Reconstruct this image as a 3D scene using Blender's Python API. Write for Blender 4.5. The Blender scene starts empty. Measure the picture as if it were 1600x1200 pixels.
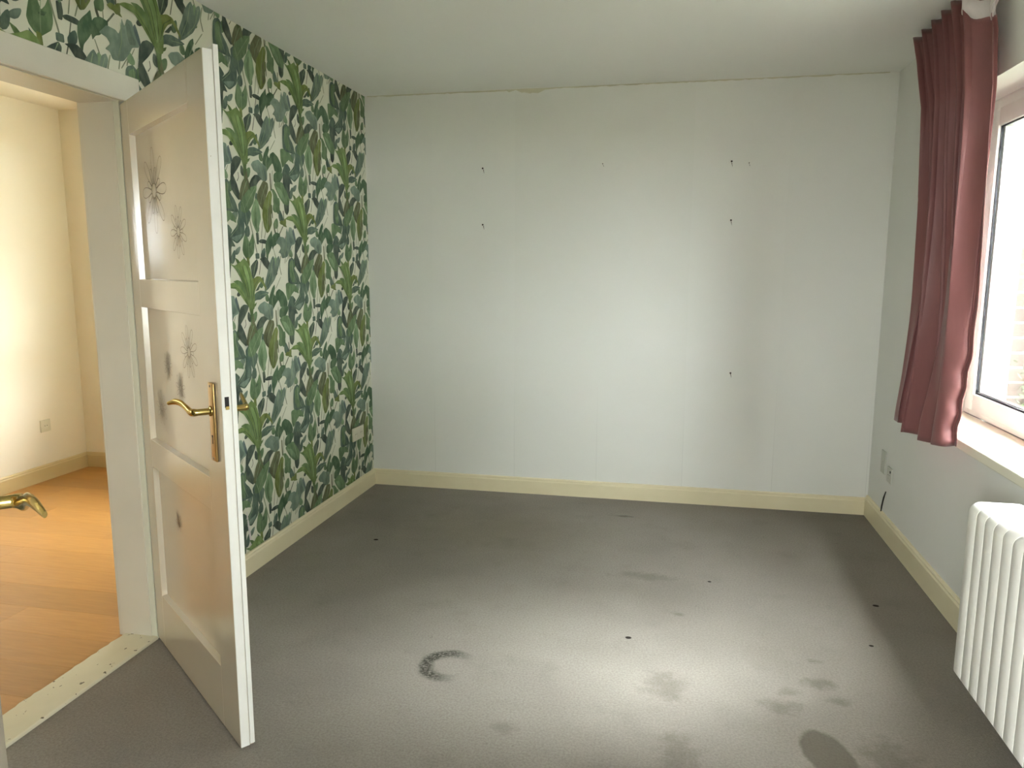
import bpy, bmesh, math, random
from mathutils import Vector, Matrix
C = bpy.context.scene.collection
random.seed(7)

# ------------------------------------------------------------------ camera
F_PX, YAW, PITCH, ROLL = 1171.13, 0.2052, 0.1512, 0.0027
cy, sy, cp, sp = math.cos(YAW), math.sin(YAW), math.cos(PITCH), math.sin(PITCH)
fw = Vector((-sy * cp, cy * cp, -sp)); rt = Vector((cy, sy, 0)); up = rt.cross(fw)
r2 = math.cos(ROLL) * rt + math.sin(ROLL) * up; u2 = r2.cross(fw)
cam = bpy.data.cameras.new('camera'); cam.sensor_fit = 'HORIZONTAL'; cam.sensor_width = 36.0
cam.lens = F_PX / 1600 * 36.0; cam.clip_start = 0.02; cam.clip_end = 200
co = bpy.data.objects.new('camera', cam); C.objects.link(co)
co.matrix_world = Matrix(((r2.x, u2.x, -fw.x, 1.9128), (r2.y, u2.y, -fw.y, 0.0), (r2.z, u2.z, -fw.z, 1.429), (0, 0, 0, 1)))
bpy.context.scene.camera = co

# ------------------------------------------------------------------ world: plain overcast sky, brighter towards the zenith
SKY = 9.0
wd = bpy.data.worlds.new('sky'); bpy.context.scene.world = wd; wd.use_nodes = True
wn = wd.node_tree; wn.nodes.clear()
w_out = wn.nodes.new('ShaderNodeOutputWorld'); w_bg = wn.nodes.new('ShaderNodeBackground')
w_tc = wn.nodes.new('ShaderNodeTexCoord'); w_sp = wn.nodes.new('ShaderNodeSeparateXYZ'); w_rp = wn.nodes.new('ShaderNodeValToRGB')
wn.links.new(w_tc.outputs['Generated'], w_sp.inputs[0]); wn.links.new(w_sp.outputs['Z'], w_rp.inputs[0])
w_rp.color_ramp.elements[0].position = 0.0; w_rp.color_ramp.elements[0].color = (0.685, 0.705, 0.71, 1)
w_rp.color_ramp.elements[1].position = 1.0; w_rp.color_ramp.elements[1].color = (0.965, 0.995, 1.0, 1)
wn.links.new(w_rp.outputs[0], w_bg.inputs[0]); w_bg.inputs[1].default_value = SKY
wn.links.new(w_bg.outputs[0], w_out.inputs[0])
# sun behind thin cloud: a broad soft source over the garden
SUN, SUN_AZ, SUN_EL, SUN_ANG = 2.15, 5.0, 43.0, 18.0
sl_ = bpy.data.lights.new('hazy_sun', 'SUN'); sl_.energy = SUN; sl_.angle = math.radians(SUN_ANG); sl_.color = (0.97, 1.0, 1.0)
so_ = bpy.data.objects.new('hazy_sun', sl_); C.objects.link(so_); so_.location = (9, 3, 9)
a_, e_ = math.radians(SUN_AZ), math.radians(SUN_EL)
so_.rotation_euler = Vector((math.cos(a_) * math.cos(e_), math.sin(a_) * math.cos(e_), math.sin(e_))).to_track_quat('Z', 'Y').to_euler()
vs = bpy.context.scene.view_settings
bpy.context.scene.display_settings.display_device = 'sRGB'
vs.view_transform = 'Standard'; vs.look = 'None'; vs.gamma = 1.0; vs.use_curve_mapping = False
vs.exposure = 2.82
cyc = bpy.context.scene.cycles
cyc.max_bounces = 16; cyc.diffuse_bounces = 10; cyc.glossy_bounces = 6; cyc.transparent_max_bounces = 12; cyc.transmission_bounces = 8
cyc.caustics_reflective = False; cyc.caustics_refractive = False; cyc.sample_clamp_indirect = 6.0

def portal(name, loc, rot, sx, sy_):
    l = bpy.data.lights.new(name, 'AREA'); l.shape = 'RECTANGLE'; l.size = sx; l.size_y = sy_; l.cycles.is_portal = True
    o = bpy.data.objects.new(name, l); C.objects.link(o); o.location = loc; o.rotation_euler = rot
portal('window_portal', (3.47, 2.565, 1.47), (0, math.radians(90), 0), 1.45, 2.86)      # faces -x
portal('hall_portal', (3.42, -0.79, 1.45), (0, math.radians(90), 0), 1.25, 1.2)   # faces -x
portal('hall_back_portal', (1.075, -1.64, 1.45), (math.radians(90), 0, 0), 1.3, 1.25)   # faces +y
portal('next_room_side_portal', (-2.40, 1.35, 1.64), (0, math.radians(-90), 0), 0.40, 0.36)   # faces +x
portal('next_room_portal', (-0.925, 4.88, 1.55), (math.radians(-90), 0, 0), 1.34, 1.3)     # faces -y

# ------------------------------------------------------------------ helpers
def lin(h):
    v = [int(h[i:i + 2], 16) / 255 for i in (0, 2, 4)]
    return tuple(c / 12.92 if c <= 0.04045 else ((c + 0.055) / 1.055) ** 2.4 for c in v)

class N:
    def __init__(s, m): s.t = m.node_tree
    def new(s, k, **kw):
        n = s.t.nodes.new(k)
        for a, b in kw.items(): setattr(n, a, b)
        return n
    def link(s, a, b): s.t.links.new(a, b)
    def val(s, x, inp):
        if isinstance(x, (int, float)): inp.default_value = x
        elif isinstance(x, (tuple, list)): inp.default_value = tuple(x) if len(x) == len(inp.default_value) else tuple(x) + (1,)
        else: s.link(x, inp)
    def math(s, op, a, b=0.0, clamp=False):
        n = s.new('ShaderNodeMath', operation=op, use_clamp=clamp); s.val(a, n.inputs[0]); s.val(b, n.inputs[1]); return n.outputs[0]
    def mix(s, f, a, b, mode='MIX'):
        n = s.new('ShaderNodeMixRGB', blend_type=mode); s.val(f, n.inputs[0]); s.val(a, n.inputs[1]); s.val(b, n.inputs[2]); return n.outputs[0]
    def noise(s, scale, detail=3, rough=0.55, vec=None, dist=0.0):
        n = s.new('ShaderNodeTexNoise'); n.inputs['Scale'].default_value = scale; n.inputs['Detail'].default_value = detail
        n.inputs['Roughness'].default_value = rough; n.inputs['Distortion'].default_value = dist
        if vec is not None: s.link(vec, n.inputs['Vector'])
        return n.outputs['Fac']
    def step(s, x, a, b):
        n = s.new('ShaderNodeMapRange', interpolation_type='SMOOTHSTEP'); s.val(x, n.inputs[0])
        n.inputs[1].default_value = a; n.inputs[2].default_value = b; return n.outputs[0]
    def obj(s): return s.new('ShaderNodeTexCoord').outputs['Object']
    def mapv(s, v, scale=(1, 1, 1), loc=(0, 0, 0)):
        n = s.new('ShaderNodeMapping'); s.link(v, n.inputs[0]); n.inputs['Scale'].default_value = scale; n.inputs['Location'].default_value = loc; return n.outputs[0]
    def bump(s, h, strength, dist):
        n = s.new('ShaderNodeBump'); n.inputs['Strength'].default_value = strength; n.inputs['Distance'].default_value = dist; s.link(h, n.inputs['Height']); return n.outputs[0]

def base_mat(name):
    m = bpy.data.materials.new(name); m.use_nodes = True
    return m, N(m), m.node_tree.nodes['Principled BSDF']

def mat(name, col, rough=0.5, metal=0.0, spec=0.5, var=0.06, vscale=6.0, bscale=0, bstr=0.2, bdist=0.002, col2=None, chips=None):
    m, n, b = base_mat(name)
    v = n.obj(); c = lin(col); c2 = lin(col2) if col2 else tuple(x * (1 - var * 2) for x in c)
    out = n.mix(n.noise(vscale, 4, vec=v), c2, c)
    if chips:   # worn-off paint: (colour, threshold, scale)
        out = n.mix(n.step(n.noise(chips[2], 3, 0.6, v), chips[1], chips[1] + 0.02), out, lin(chips[0]))
    n.link(out, b.inputs['Base Color']); b.inputs['Roughness'].default_value = rough
    b.inputs['Metallic'].default_value = metal; b.inputs['Specular IOR Level'].default_value = spec
    if bscale: n.link(n.bump(n.noise(bscale, 3, vec=v), bstr, bdist), b.inputs['Normal'])
    return m

def tag(o, label=None, cat=None, group=None, kind=None):
    if label: o['label'] = label
    if cat: o['category'] = cat
    if group: o['group'] = group
    if kind: o['kind'] = kind
    return o

def mesh_obj(name, bm, m, parent=None, loc=None, smooth=False, angle=35):
    me = bpy.data.meshes.new(name)
    bmesh.ops.recalc_face_normals(bm, faces=bm.faces[:])
    bm.to_mesh(me); bm.free()
    if smooth:
        me.polygons.foreach_set('use_smooth', [True] * len(me.polygons))
        try: me.set_sharp_from_angle(angle=math.radians(angle))
        except Exception: pass
    me.materials.append(m)
    o = bpy.data.objects.new(name, me); C.objects.link(o)
    if parent: o.parent = parent
    if loc: o.location = loc
    return o

def empty(name, loc=(0, 0, 0), rz=0.0, parent=None):
    o = bpy.data.objects.new(name, None); C.objects.link(o); o.location = loc; o.rotation_euler = (0, 0, rz); o.empty_display_size = 0.1
    if parent: o.parent = parent
    return o

def box(bm, a, b, bevel=0.0, seg=2):
    x0, y0, z0 = a; x1, y1, z1 = b
    t = bmesh.new()
    r = bmesh.ops.create_cube(t, size=1.0)
    for v in t.verts:
        v.co = Vector(((x0 + x1) / 2 + v.co.x * (x1 - x0), (y0 + y1) / 2 + v.co.y * (y1 - y0), (z0 + z1) / 2 + v.co.z * (z1 - z0)))
    if bevel: bmesh.ops.bevel(t, geom=t.edges[:], offset=bevel, segments=seg, affect='EDGES', profile=0.5)
    me = bpy.data.meshes.new('tmp'); t.to_mesh(me); t.free(); bm.from_mesh(me); bpy.data.meshes.remove(me)
    return bm

def boxes(*bs, bevel=0.0, seg=2):
    bm = bmesh.new()
    for a, b in bs: box(bm, a, b, bevel, seg)
    return bm

def sweep(bm, pts, radii, upv=(0, 0, 1), n=12, cap=True):
    """tube through pts; radii are (side, up) half-widths at each point"""
    pts = [Vector(p) for p in pts]; rings = []; upv = Vector(upv)
    for i, p in enumerate(pts):
        t = (pts[min(i + 1, len(pts) - 1)] - pts[max(i - 1, 0)]).normalized()
        s = t.cross(upv)
        if s.length < 1e-4: s = t.cross(Vector((1, 0, 0)))
        s.normalize(); u = s.cross(t).normalized()
        a, b = radii[i] if isinstance(radii[i], (tuple, list)) else (radii[i], radii[i])
        rings.append([bm.verts.new(p + s * a * math.cos(2 * math.pi * k / n) + u * b * math.sin(2 * math.pi * k / n)) for k in range(n)])
    for r0, r1 in zip(rings, rings[1:]):
        for k in range(n): bm.faces.new((r0[k], r0[(k + 1) % n], r1[(k + 1) % n], r1[k]))
    if cap:
        bm.faces.new(rings[0][::-1]); bm.faces.new(rings[-1])
    return bm

def smooth_path(pts, rad, k=6):
    """Catmull-Rom through pts and radii"""
    P = [Vector(p) for p in pts]; Rr = [Vector(r) if isinstance(r, (tuple, list)) else Vector((r, r)) for r in rad]
    op, orad = [], []
    for i in range(len(P) - 1):
        q = [P[max(i - 1, 0)], P[i], P[i + 1], P[min(i + 2, len(P) - 1)]]
        for j in range(k):
            t = j / k
            op.append(0.5 * ((2 * q[1]) + (-q[0] + q[2]) * t + (2 * q[0] - 5 * q[1] + 4 * q[2] - q[3]) * t * t + (-q[0] + 3 * q[1] - 3 * q[2] + q[3]) * t ** 3))
            rr = Rr[i].lerp(Rr[i + 1], t); orad.append((rr.x, rr.y))
    op.append(P[-1]); orad.append(tuple(Rr[-1]))
    return op, orad

def struct(name, bm, m, label, cat):
    return tag(mesh_obj(name, bm, m), label, cat, kind='structure')

W, D, H = 3.10, 4.62, 2.5

# ------------------------------------------------------------------ materials
def wall_paint(name, col, col2, seam=None, stain=None):
    m, n, b = base_mat(name); v = n.obj()
    c = n.mix(n.noise(1.3, 4, vec=v), lin(col2), lin(col))
    if seam:
        s0 = n.new('ShaderNodeSeparateXYZ'); n.link(v, s0.inputs[0]); wn_ = n.new('ShaderNodeTexWhiteNoise', noise_dimensions='1D')
        n.link(n.math('FLOOR', n.math('DIVIDE', n.math('ADD', s0.outputs[seam[0]], seam[1]), 0.53)), wn_.inputs['W'])
        c = n.mix(n.math('MULTIPLY', wn_.outputs[0], 0.06), c, lin('b9baae'))
    c = n.mix(n.math('MULTIPLY', n.noise(240, 2, vec=v), 0.10), c, tuple(0.6 * x for x in lin(col2)))
    if seam is not None:      # faint paper joints
        s = n.new('ShaderNodeSeparateXYZ'); n.link(v, s.inputs[0])
        fr = n.math('FRACT', n.math('DIVIDE', n.math('ADD', s.outputs[seam[0]], seam[1]), 0.53))
        line = n.math('MULTIPLY', n.math('LESS_THAN', fr, 0.004), n.step(s.outputs['Z'], 0.85, 0.15))
        c = n.mix(n.math('MULTIPLY', line, 0.24), c, (0.25, 0.25, 0.24))
    n.link(c, b.inputs['Base Color']); b.inputs['Roughness'].default_value = 0.75; b.inputs['Specular IOR Level'].default_value = 0.25
    n.link(n.bump(n.noise(330, 2, vec=v), 0.25, 0.001), b.inputs['Normal'])
    return m

M = {}
M['back'] = wall_paint('white_wallpaper_back', 'e5e5e2', 'dcdcd7', seam=('X', 0.095))
M['right'] = wall_paint('white_wallpaper_right', 'e4e4e1', 'dbdbd7')
M['ceil'] = wall_paint('ceiling_paint', 'f0f0ed', 'eaeae6')
M['next'] = wall_paint('cream_wallpaper', 'e9e2d2', 'dfd7c4')
M['hall'] = wall_paint('hall_paint', 'd8d6cc', 'cccabf')
M['cream'] = wall_paint('wallpaper_ground', 'e0e0d0', 'd6d7c6')
M['base'] = mat('yellowed_white_gloss_paint', 'e2d9bc', 0.35, var=0.06, vscale=5, bscale=30, bstr=0.05, col2='d6cbaa')
M['basehall'] = mat('next_room_gloss_paint', 'c9b78e', 0.35, vscale=5, col2='bca97c')
M['gloss'] = mat('white_gloss_paint', 'dcd9cc', 0.22, var=0.04, vscale=4, bscale=60, bstr=0.06, bdist=0.001, col2='d2cebf')
M['edgegloss'] = mat('door_edge_paint', 'e6e6e2', 0.3, var=0.04, vscale=14, bscale=60, bstr=0.06, col2='dadad4', chips=('8a7f66', 0.77, 38))
M['door'] = mat('cream_door_paint', 'dad1bf', 0.2, var=0.04, vscale=3, bscale=45, bstr=0.05, bdist=0.001, col2='d1c7b1')
M['door'].node_tree.nodes['Principled BSDF'].inputs['Coat Weight'].default_value = 0.6
M['door'].node_tree.nodes['Principled BSDF'].inputs['Coat Roughness'].default_value = 0.12
M['thresh'] = mat('worn_threshold_paint', 'd8d3bc', 0.45, vscale=7, col2='c8c2a8', chips=('5c5140', 0.665, 30))
M['brass'] = mat('polished_brass', 'cdb878', 0.2, 1.0, vscale=20, col2='bfa862')
M['plate'] = mat('worn_brass_plate', 'cfae78', 0.3, 0.85, vscale=25, col2='b9935a')
M['steel'] = mat('steel', '8d8a86', 0.3, 1.0)
M['dark'] = mat('dark_hole', '15110f', 0.7)
M['line'] = mat('flower_line', '6a5a3e', 0.5)
M['line2'] = mat('flower_line_grey', '857a66', 0.5)
M['rad'] = mat('radiator_enamel', 'f4f2ee', 0.28, var=0.03, vscale=9, bscale=35, bstr=0.04, col2='efece6', chips=('5a4a3c', 0.85, 30))
M['pvc'] = mat('white_pvc', 'f0f1ee', 0.3, var=0.02)
M['sill'] = mat('window_sill_paint', 'e6e2d2', 0.35, var=0.03, vscale=5, col2='ddd8c4')
M['sillcream'] = mat('sill_underside', 'cfc8a6', 0.5, vscale=8, col2='beb793')
M['gasket'] = mat('black_gasket', '2c2c34', 0.6)
M['plastic'] = mat('yellowed_plastic', 'cfcbb6', 0.35, var=0.03)
M['plastic2'] = mat('painted_over_plastic', 'c4c5bc', 0.6, var=0.03)
M['nail'] = mat('rusty_nail', '3d322a', 0.6, 0.5)
M['mortar'] = mat('pale_mortar', 'd9d6c6', 0.9, bscale=90, bstr=0.4)
M['outwhite'] = mat('outer_reveal_render', 'eceae2', 0.8, var=0.02)
M['grass'] = mat('lawn', '76756a', 0.9, var=0.2, vscale=3, bscale=60, bstr=0.5)
M['bark'] = mat('bark', '5d4f40', 0.9, vscale=12, col2='433729')
M['leaf'] = mat('garden_leaf', '56702e', 0.5, var=0.15, vscale=4)
M['needle'] = mat('conifer_leaf', '4f5a44', 0.7, var=0.2, vscale=4)
M['bloom'] = mat('pale_bloom', 'dfe0cf', 0.7, vscale=12)
M['white_tape'] = mat('white_heading_tape', 'd6cfcf', 0.7, vscale=30, bscale=90, bstr=0.3)

def brick_mat(i, col, col2):
    return mat('brick_%s' % 'abc'[i], col, 0.85, vscale=30, col2=col2, bscale=120, bstr=0.5)
BR = [brick_mat(0, '6a4030', '5c3527'), brick_mat(1, '784a36', '684030'), brick_mat(2, '5f382a', '523023')]

def carpet():
    m, n, b = base_mat('stained_grey_brown_carpet'); v = n.obj()
    s = n.new('ShaderNodeSeparateXYZ'); n.link(v, s.inputs[0]); X, Y = s.outputs['X'], s.outputs['Y']
    c = n.mix(n.step(n.noise(1.1, 3, vec=v), 0.3, 0.7), lin('8d8780'), lin('9a948d'))
    c = n.mix(n.math('MULTIPLY', n.step(n.noise(5, 5, 0.65, vec=v), 0.5, 0.85), 0.35), c, lin('6f6a62'))
    c = n.mix(n.math('MULTIPLY', n.step(n.noise(130, 4, 0.7, vec=v), 0.3, 0.75), 0.42), c, lin('5d564a'))
    c = n.mix(n.math('MULTIPLY', n.step(n.noise(38, 3, 0.6, vec=v), 0.66, 0.76), 0.3), c, lin('57503f'))
    wob = n.noise(19, 5, 0.65, vec=v)
    def blob(cx, cy_, rx, ry, e0, e1, wobble=0.35, rot=0.0):
        dx = n.math('SUBTRACT', X, cx); dy = n.math('SUBTRACT', Y, cy_)
        if rot:
            ca, sa = math.cos(rot), math.sin(rot)
            dx, dy = n.math('ADD', n.math('MULTIPLY', dx, ca), n.math('MULTIPLY', dy, sa)), n.math('SUBTRACT', n.math('MULTIPLY', dy, ca), n.math('MULTIPLY', dx, sa))
        dx = n.math('DIVIDE', dx, rx); dy = n.math('DIVIDE', dy, ry)
        r = n.math('SQRT', n.math('ADD', n.math('MULTIPLY', dx, dx), n.math('MULTIPLY', dy, dy)))
        r = n.math('ADD', r, n.math('MULTIPLY', n.math('SUBTRACT', wob, 0.5), wobble))
        return r, dx, dy, n.step(r, e1, e0)
    # scuffed ring, darkest on its left
    r, dx, dy, _ = blob(1.172, 2.45, 0.098, 0.098, 0, 1)
    ring = n.math('MULTIPLY', n.step(r, 0.48, 0.80), n.step(r, 1.25, 1.0))
    side = n.step(n.math('SUBTRACT', n.math('MULTIPLY', dy, 0.15), dx), -0.85, 0.5)
    grit = n.step(n.noise(90, 3, 0.7, vec=v), 0.25, 0.6)
    c = n.mix(n.math('MULTIPLY', n.math('MULTIPLY', ring, side), n.math('MULTIPLY', grit, 0.9)), c, lin('2f3027'))
    # damp patch at the bottom edge
    _, _, _, k = blob(2.425, 2.19, 0.075, 0.135, 0.84, 1.04, 0.35, 0.25)
    c = n.mix(n.math('MULTIPLY', k, 0.62), c, lin('4a4538'))
    # dirt smudges and a yellowish worn area
    for cx, cy_, rx, ry, a in ((1.94, 2.47, 0.09, 0.1, 0.32), (2.47, 2.60, 0.06, 0.05, 0.4), (2.36, 2.52, 0.04, 0.03, 0.3), (2.52, 2.50, 0.04, 0.03, 0.35),
                               (1.98, 2.1, 0.07, 0.14, 0.35), (2.48, 2.76, 0.03, 0.02, 0.4), (1.85, 3.42, 0.16, 0.05, 0.3), (1.7, 4.28, 0.07, 0.02, 0.55),
                               (2.32, 2.43, 0.07, 0.05, 0.3), (2.6, 2.2, 0.10, 0.12, 0.35), (1.45, 2.13, 0.05, 0.04, 0.25), (2.0, 3.05, 0.03, 0.02, 0.35)):
        c = n.mix(n.math('MULTIPLY', blob(cx, cy_, rx * 1.15, ry * 1.15, 0.1, 1.1, 2.2)[3], a), c, lin('4b4538'))
    c = n.mix(n.math('MULTIPLY', blob(1.05, 3.9, 0.75, 0.55, 0.1, 1.1, 0.5)[3], 0.28), c, lin('6a6142'))
    c = n.mix(n.math('MULTIPLY', n.step(X, 2.2, 2.9), 0.25), c, lin('665d4d'))  # carpet darker towards the right wall
    for cx, cy_, rr in ((1.80, 2.80, 0.011), (2.83, 3.31, 0.012), (2.72, 2.93, 0.008), (2.14, 3.42, 0.008), (0.42, 3.61, 0.012)):
        c = n.mix(blob(cx, cy_, rr * 1.2, rr, 0.7, 1.1, 0.3)[3], c, lin('2b2622'))
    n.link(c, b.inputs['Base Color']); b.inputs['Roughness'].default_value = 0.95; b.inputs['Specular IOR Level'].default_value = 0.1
    n.link(n.bump(n.noise(300, 3, 0.7, vec=v), 0.6, 0.004), b.inputs['Normal'])
    return m
M['carpet'] = carpet()

def plank_mat():
    m, n, b = base_mat('beech_laminate'); v = n.obj()
    info = n.new('ShaderNodeObjectInfo')
    g = n.noise(5, 5, 0.6, vec=n.mapv(v, (1.2, 14, 1)), dist=0.6)
    c = n.mix(g, lin('9a6c36'), lin('bd8c4e'))
    hs = n.new('ShaderNodeHueSaturation'); n.link(c, hs.inputs['Color'])
    n.link(n.math('ADD', n.math('MULTIPLY', info.outputs['Random'], 0.22), 0.88), hs.inputs['Value'])
    n.link(hs.outputs[0], b.inputs['Base Color']); b.inputs['Roughness'].default_value = 0.32; b.inputs['Specular IOR Level'].default_value = 0.4
    return m
M['plank'] = plank_mat()

def print_mat():
    m, n, b = base_mat('leaf_print'); v = n.obj()
    at = n.new('ShaderNodeVertexColor'); at.layer_name = 'Col'
    g = n.noise(26, 4, 0.6, vec=n.mapv(v, (1, 1, 0.55)))
    c = n.mix(n.step(g, 0.35, 0.7), n.mix(0.25, at.outputs[0], lin('2c3a31')), n.mix(0.16, at.outputs[0], lin('b7c3a0')))
    n.link(c, b.inputs['Base Color']); b.inputs['Roughness'].default_value = 0.7; b.inputs['Specular IOR Level'].default_value = 0.2
    return m
M['print'] = print_mat()

def curtain_mat():
    m, n, b = base_mat('dusky_rose_satin'); v = n.obj()
    c = n.mix(n.noise(4, 4, vec=v), lin('7b4b4a'), lin('926362'))
    wv = n.noise(120, 2, vec=n.mapv(v, (1, 1, 0.12)))
    n.link(n.mix(n.math('MULTIPLY', wv, 0.25), c, lin('5e3637')), b.inputs['Base Color'])
    b.inputs['Roughness'].default_value = 0.48; b.inputs['Specular IOR Level'].default_value = 0.4
    b.inputs['Sheen Weight'].default_value = 0.25; b.inputs['Sheen Roughness'].default_value = 0.4
    tr = n.new('ShaderNodeBsdfTranslucent'); tr.inputs[0].default_value = lin('9c6a50') + (1,)
    mx = n.new('ShaderNodeMixShader'); mx.inputs[0].default_value = 0.11
    out = n.t.nodes['Material Output']
    n.link(b.outputs[0], mx.inputs[1]); n.link(tr.outputs[0], mx.inputs[2]); n.link(mx.outputs[0], out.inputs[0])
    return m
M['curtain'] = curtain_mat()

def glass_mat():
    m, n, b = base_mat('window_glass'); m.node_tree.nodes.remove(b)
    t = n.new('ShaderNodeBsdfTransparent'); t.inputs[0].default_value = (0.97, 0.98, 0.975, 1)
    g = n.new('ShaderNodeBsdfGlossy'); g.inputs['Roughness'].default_value = 0.02
    lw = n.new('ShaderNodeLayerWeight')
    f = n.math('ADD', n.math('MULTIPLY', n.math('POWER', lw.outputs['Facing'], 5.0), 0.9), 0.04)
    mx = n.new('ShaderNodeMixShader'); n.link(f, mx.inputs[0]); n.link(t.outputs[0], mx.inputs[1]); n.link(g.outputs[0], mx.inputs[2])
    n.link(mx.outputs[0], n.t.nodes['Material Output'].inputs[0])
    return m
M['glass'] = glass_mat()

# ------------------------------------------------------------------ the room shell
DY0, DY1, DZ = 1.525, 2.405, 2.012          # door opening in the left wall
WY0, WY1, WZ0, WZ1 = 1.15, 3.95, 0.757, 2.19    # window opening in the right wall

floor = struct('floor', boxes(((-0.005, -1.5, -0.05), (W + 0.02, D + 0.01, 0.0))), M['carpet'], 'worn grey brown carpet with stains covering the room floor', 'floor')
ceiling = struct('ceiling', boxes(((-0.15, -1.5, H), (W + 0.5, D + 0.3, H + 0.12))), M['ceil'], 'plain off white ceiling above the carpeted room', 'ceiling')
wall_left = struct('wall_left', boxes(((-0.15, -0.06, -0.05), (0, DY0, H)), ((-0.15, DY0, DZ), (0, DY1, H)), ((-0.15, DY1, -0.05), (0, D + 0.3, H))),
                   M['cream'], 'left wall papered with green jungle leaves on cream', 'wall')
wall_back = struct('wall_back', boxes(((0, D, -0.05), (W + 0.5, D + 0.3, H))), M['back'], 'plain white papered back wall with old nails', 'wall')
bm = boxes(((W, -0.06, -0.05), (W + 0.5, WY0, H)), ((W, WY1, -0.05), (W + 0.31, D, H)), ((W, WY0, -0.05), (W + 0.5, WY1, WZ0 - 0.045)))
# lintel with a slightly sloped soffit
q = [(W, 2.157), (W + 0.24, WZ1), (W + 0.5, WZ1), (W + 0.5, H), (W, H)]
va = [bm.verts.new((x, WY0, z)) for x, z in q]; vb = [bm.verts.new((x, WY1, z)) for x, z in q]
for i in range(5): bm.faces.new((va[i], va[(i + 1) % 5], vb[(i + 1) % 5], vb[i]))
bm.faces.new(va[::-1]); bm.faces.new(vb)
wall_right = struct('wall_right', bm, M['right'], 'right wall with the window, plain white paper', 'wall')
# near wall, with the wide doorway the photograph is taken from
struct('wall_front', boxes(((0, -0.06, -0.05), (1.54, 0.205, H)), ((2.92, -0.06, -0.05), (W, 0.205, H)), ((1.54, -0.06, 2.15), (2.92, 0.205, H))), M['right'], 'front wall with the wide doorway behind the camera', 'wall')
HWN = (-1.44, -0.14, 0.8, 2.1)  # unseen hall window, added to light the door edge and recesses
HBW = (0.4, 1.75, 0.8, 2.1)  # unseen hall window, added as fill for radiator and right wall
struct('wall_hall', boxes(((-0.15, -1.62, -0.05), (HBW[0], -1.5, H)), ((HBW[1], -1.62, -0.05), (W + 0.5, -1.5, H)), ((HBW[0], -1.62, -0.05), (HBW[1], -1.5, HBW[2])), ((HBW[0], -1.62, HBW[3]), (HBW[1], -1.5, H)), ((-0.15, -1.5, -0.05), (0, -0.06, H)), ((W, -1.5, -0.05), (W + 0.3, HWN[0], H)), ((W, HWN[1], -0.05), (W + 0.3, -0.06, H)), ((W, HWN[0], -0.05), (W + 0.3, HWN[1], HWN[2])), ((W, HWN[0], HWN[3]), (W + 0.3, HWN[1], H))), M['hall'], 'walls of the hall behind the front doorway', 'wall')
def plain_window(name, loc, rz, w, h, label):
    o = empty(name, loc, rz); tag(o, label, 'window', kind='structure'); a = w / 2
    mesh_obj('frame', boxes(((-a, -0.03, 0), (-a + 0.06, 0.03, h)), ((a - 0.06, -0.03, 0), (a, 0.03, h)), ((-a + 0.06, -0.03, 0), (a - 0.06, 0.03, 0.06)), ((-a + 0.06, -0.03, h - 0.06), (a - 0.06, 0.03, h))), M['pvc'], o)
    mesh_obj('pane', boxes(((-a + 0.06, -0.003, 0.06), (a - 0.06, 0.003, h - 0.06))), M['glass'], o)
plain_window('added_window_3', (W + 0.15, (HWN[0] + HWN[1]) / 2, HWN[2]), math.radians(90), HWN[1] - HWN[0], HWN[3] - HWN[2], 'added unseen white window in the right wall of the hall behind the camera')
plain_window('added_window_5', ((HBW[0] + HBW[1]) / 2, -1.56, HBW[2]), 0, HBW[1] - HBW[0], HBW[3] - HBW[2], 'added unseen white window in the back wall of the hall behind the camera')

# uneven paint line where the back wall meets the ceiling
bm = bmesh.new(); rnd = random.Random(3); prev = None; x = 0.02
while x < W - 0.02:
    d = 0.003 + 0.009 * rnd.random() * (1.6 if 0.9 < x < 1.2 else 0.7) + (0.012 if 1.0 < x < 1.12 else 0)
    vs_ = [bm.verts.new((x, D - 0.004, H)), bm.verts.new((x, D - 0.0008, H - d)), bm.verts.new((x, D + 0.002, H))]
    if prev:
        for i in range(3): bm.faces.new((prev[i], prev[(i + 1) % 3], vs_[(i + 1) % 3], vs_[i]))
    prev = vs_; x += 0.012 + 0.03 * rnd.random()
mesh_obj('paint_edge', bm, mat('yellowed_caulk', 'c9c6b2', 0.7, vscale=14, col2='bebaa4'), wall_back)

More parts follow.
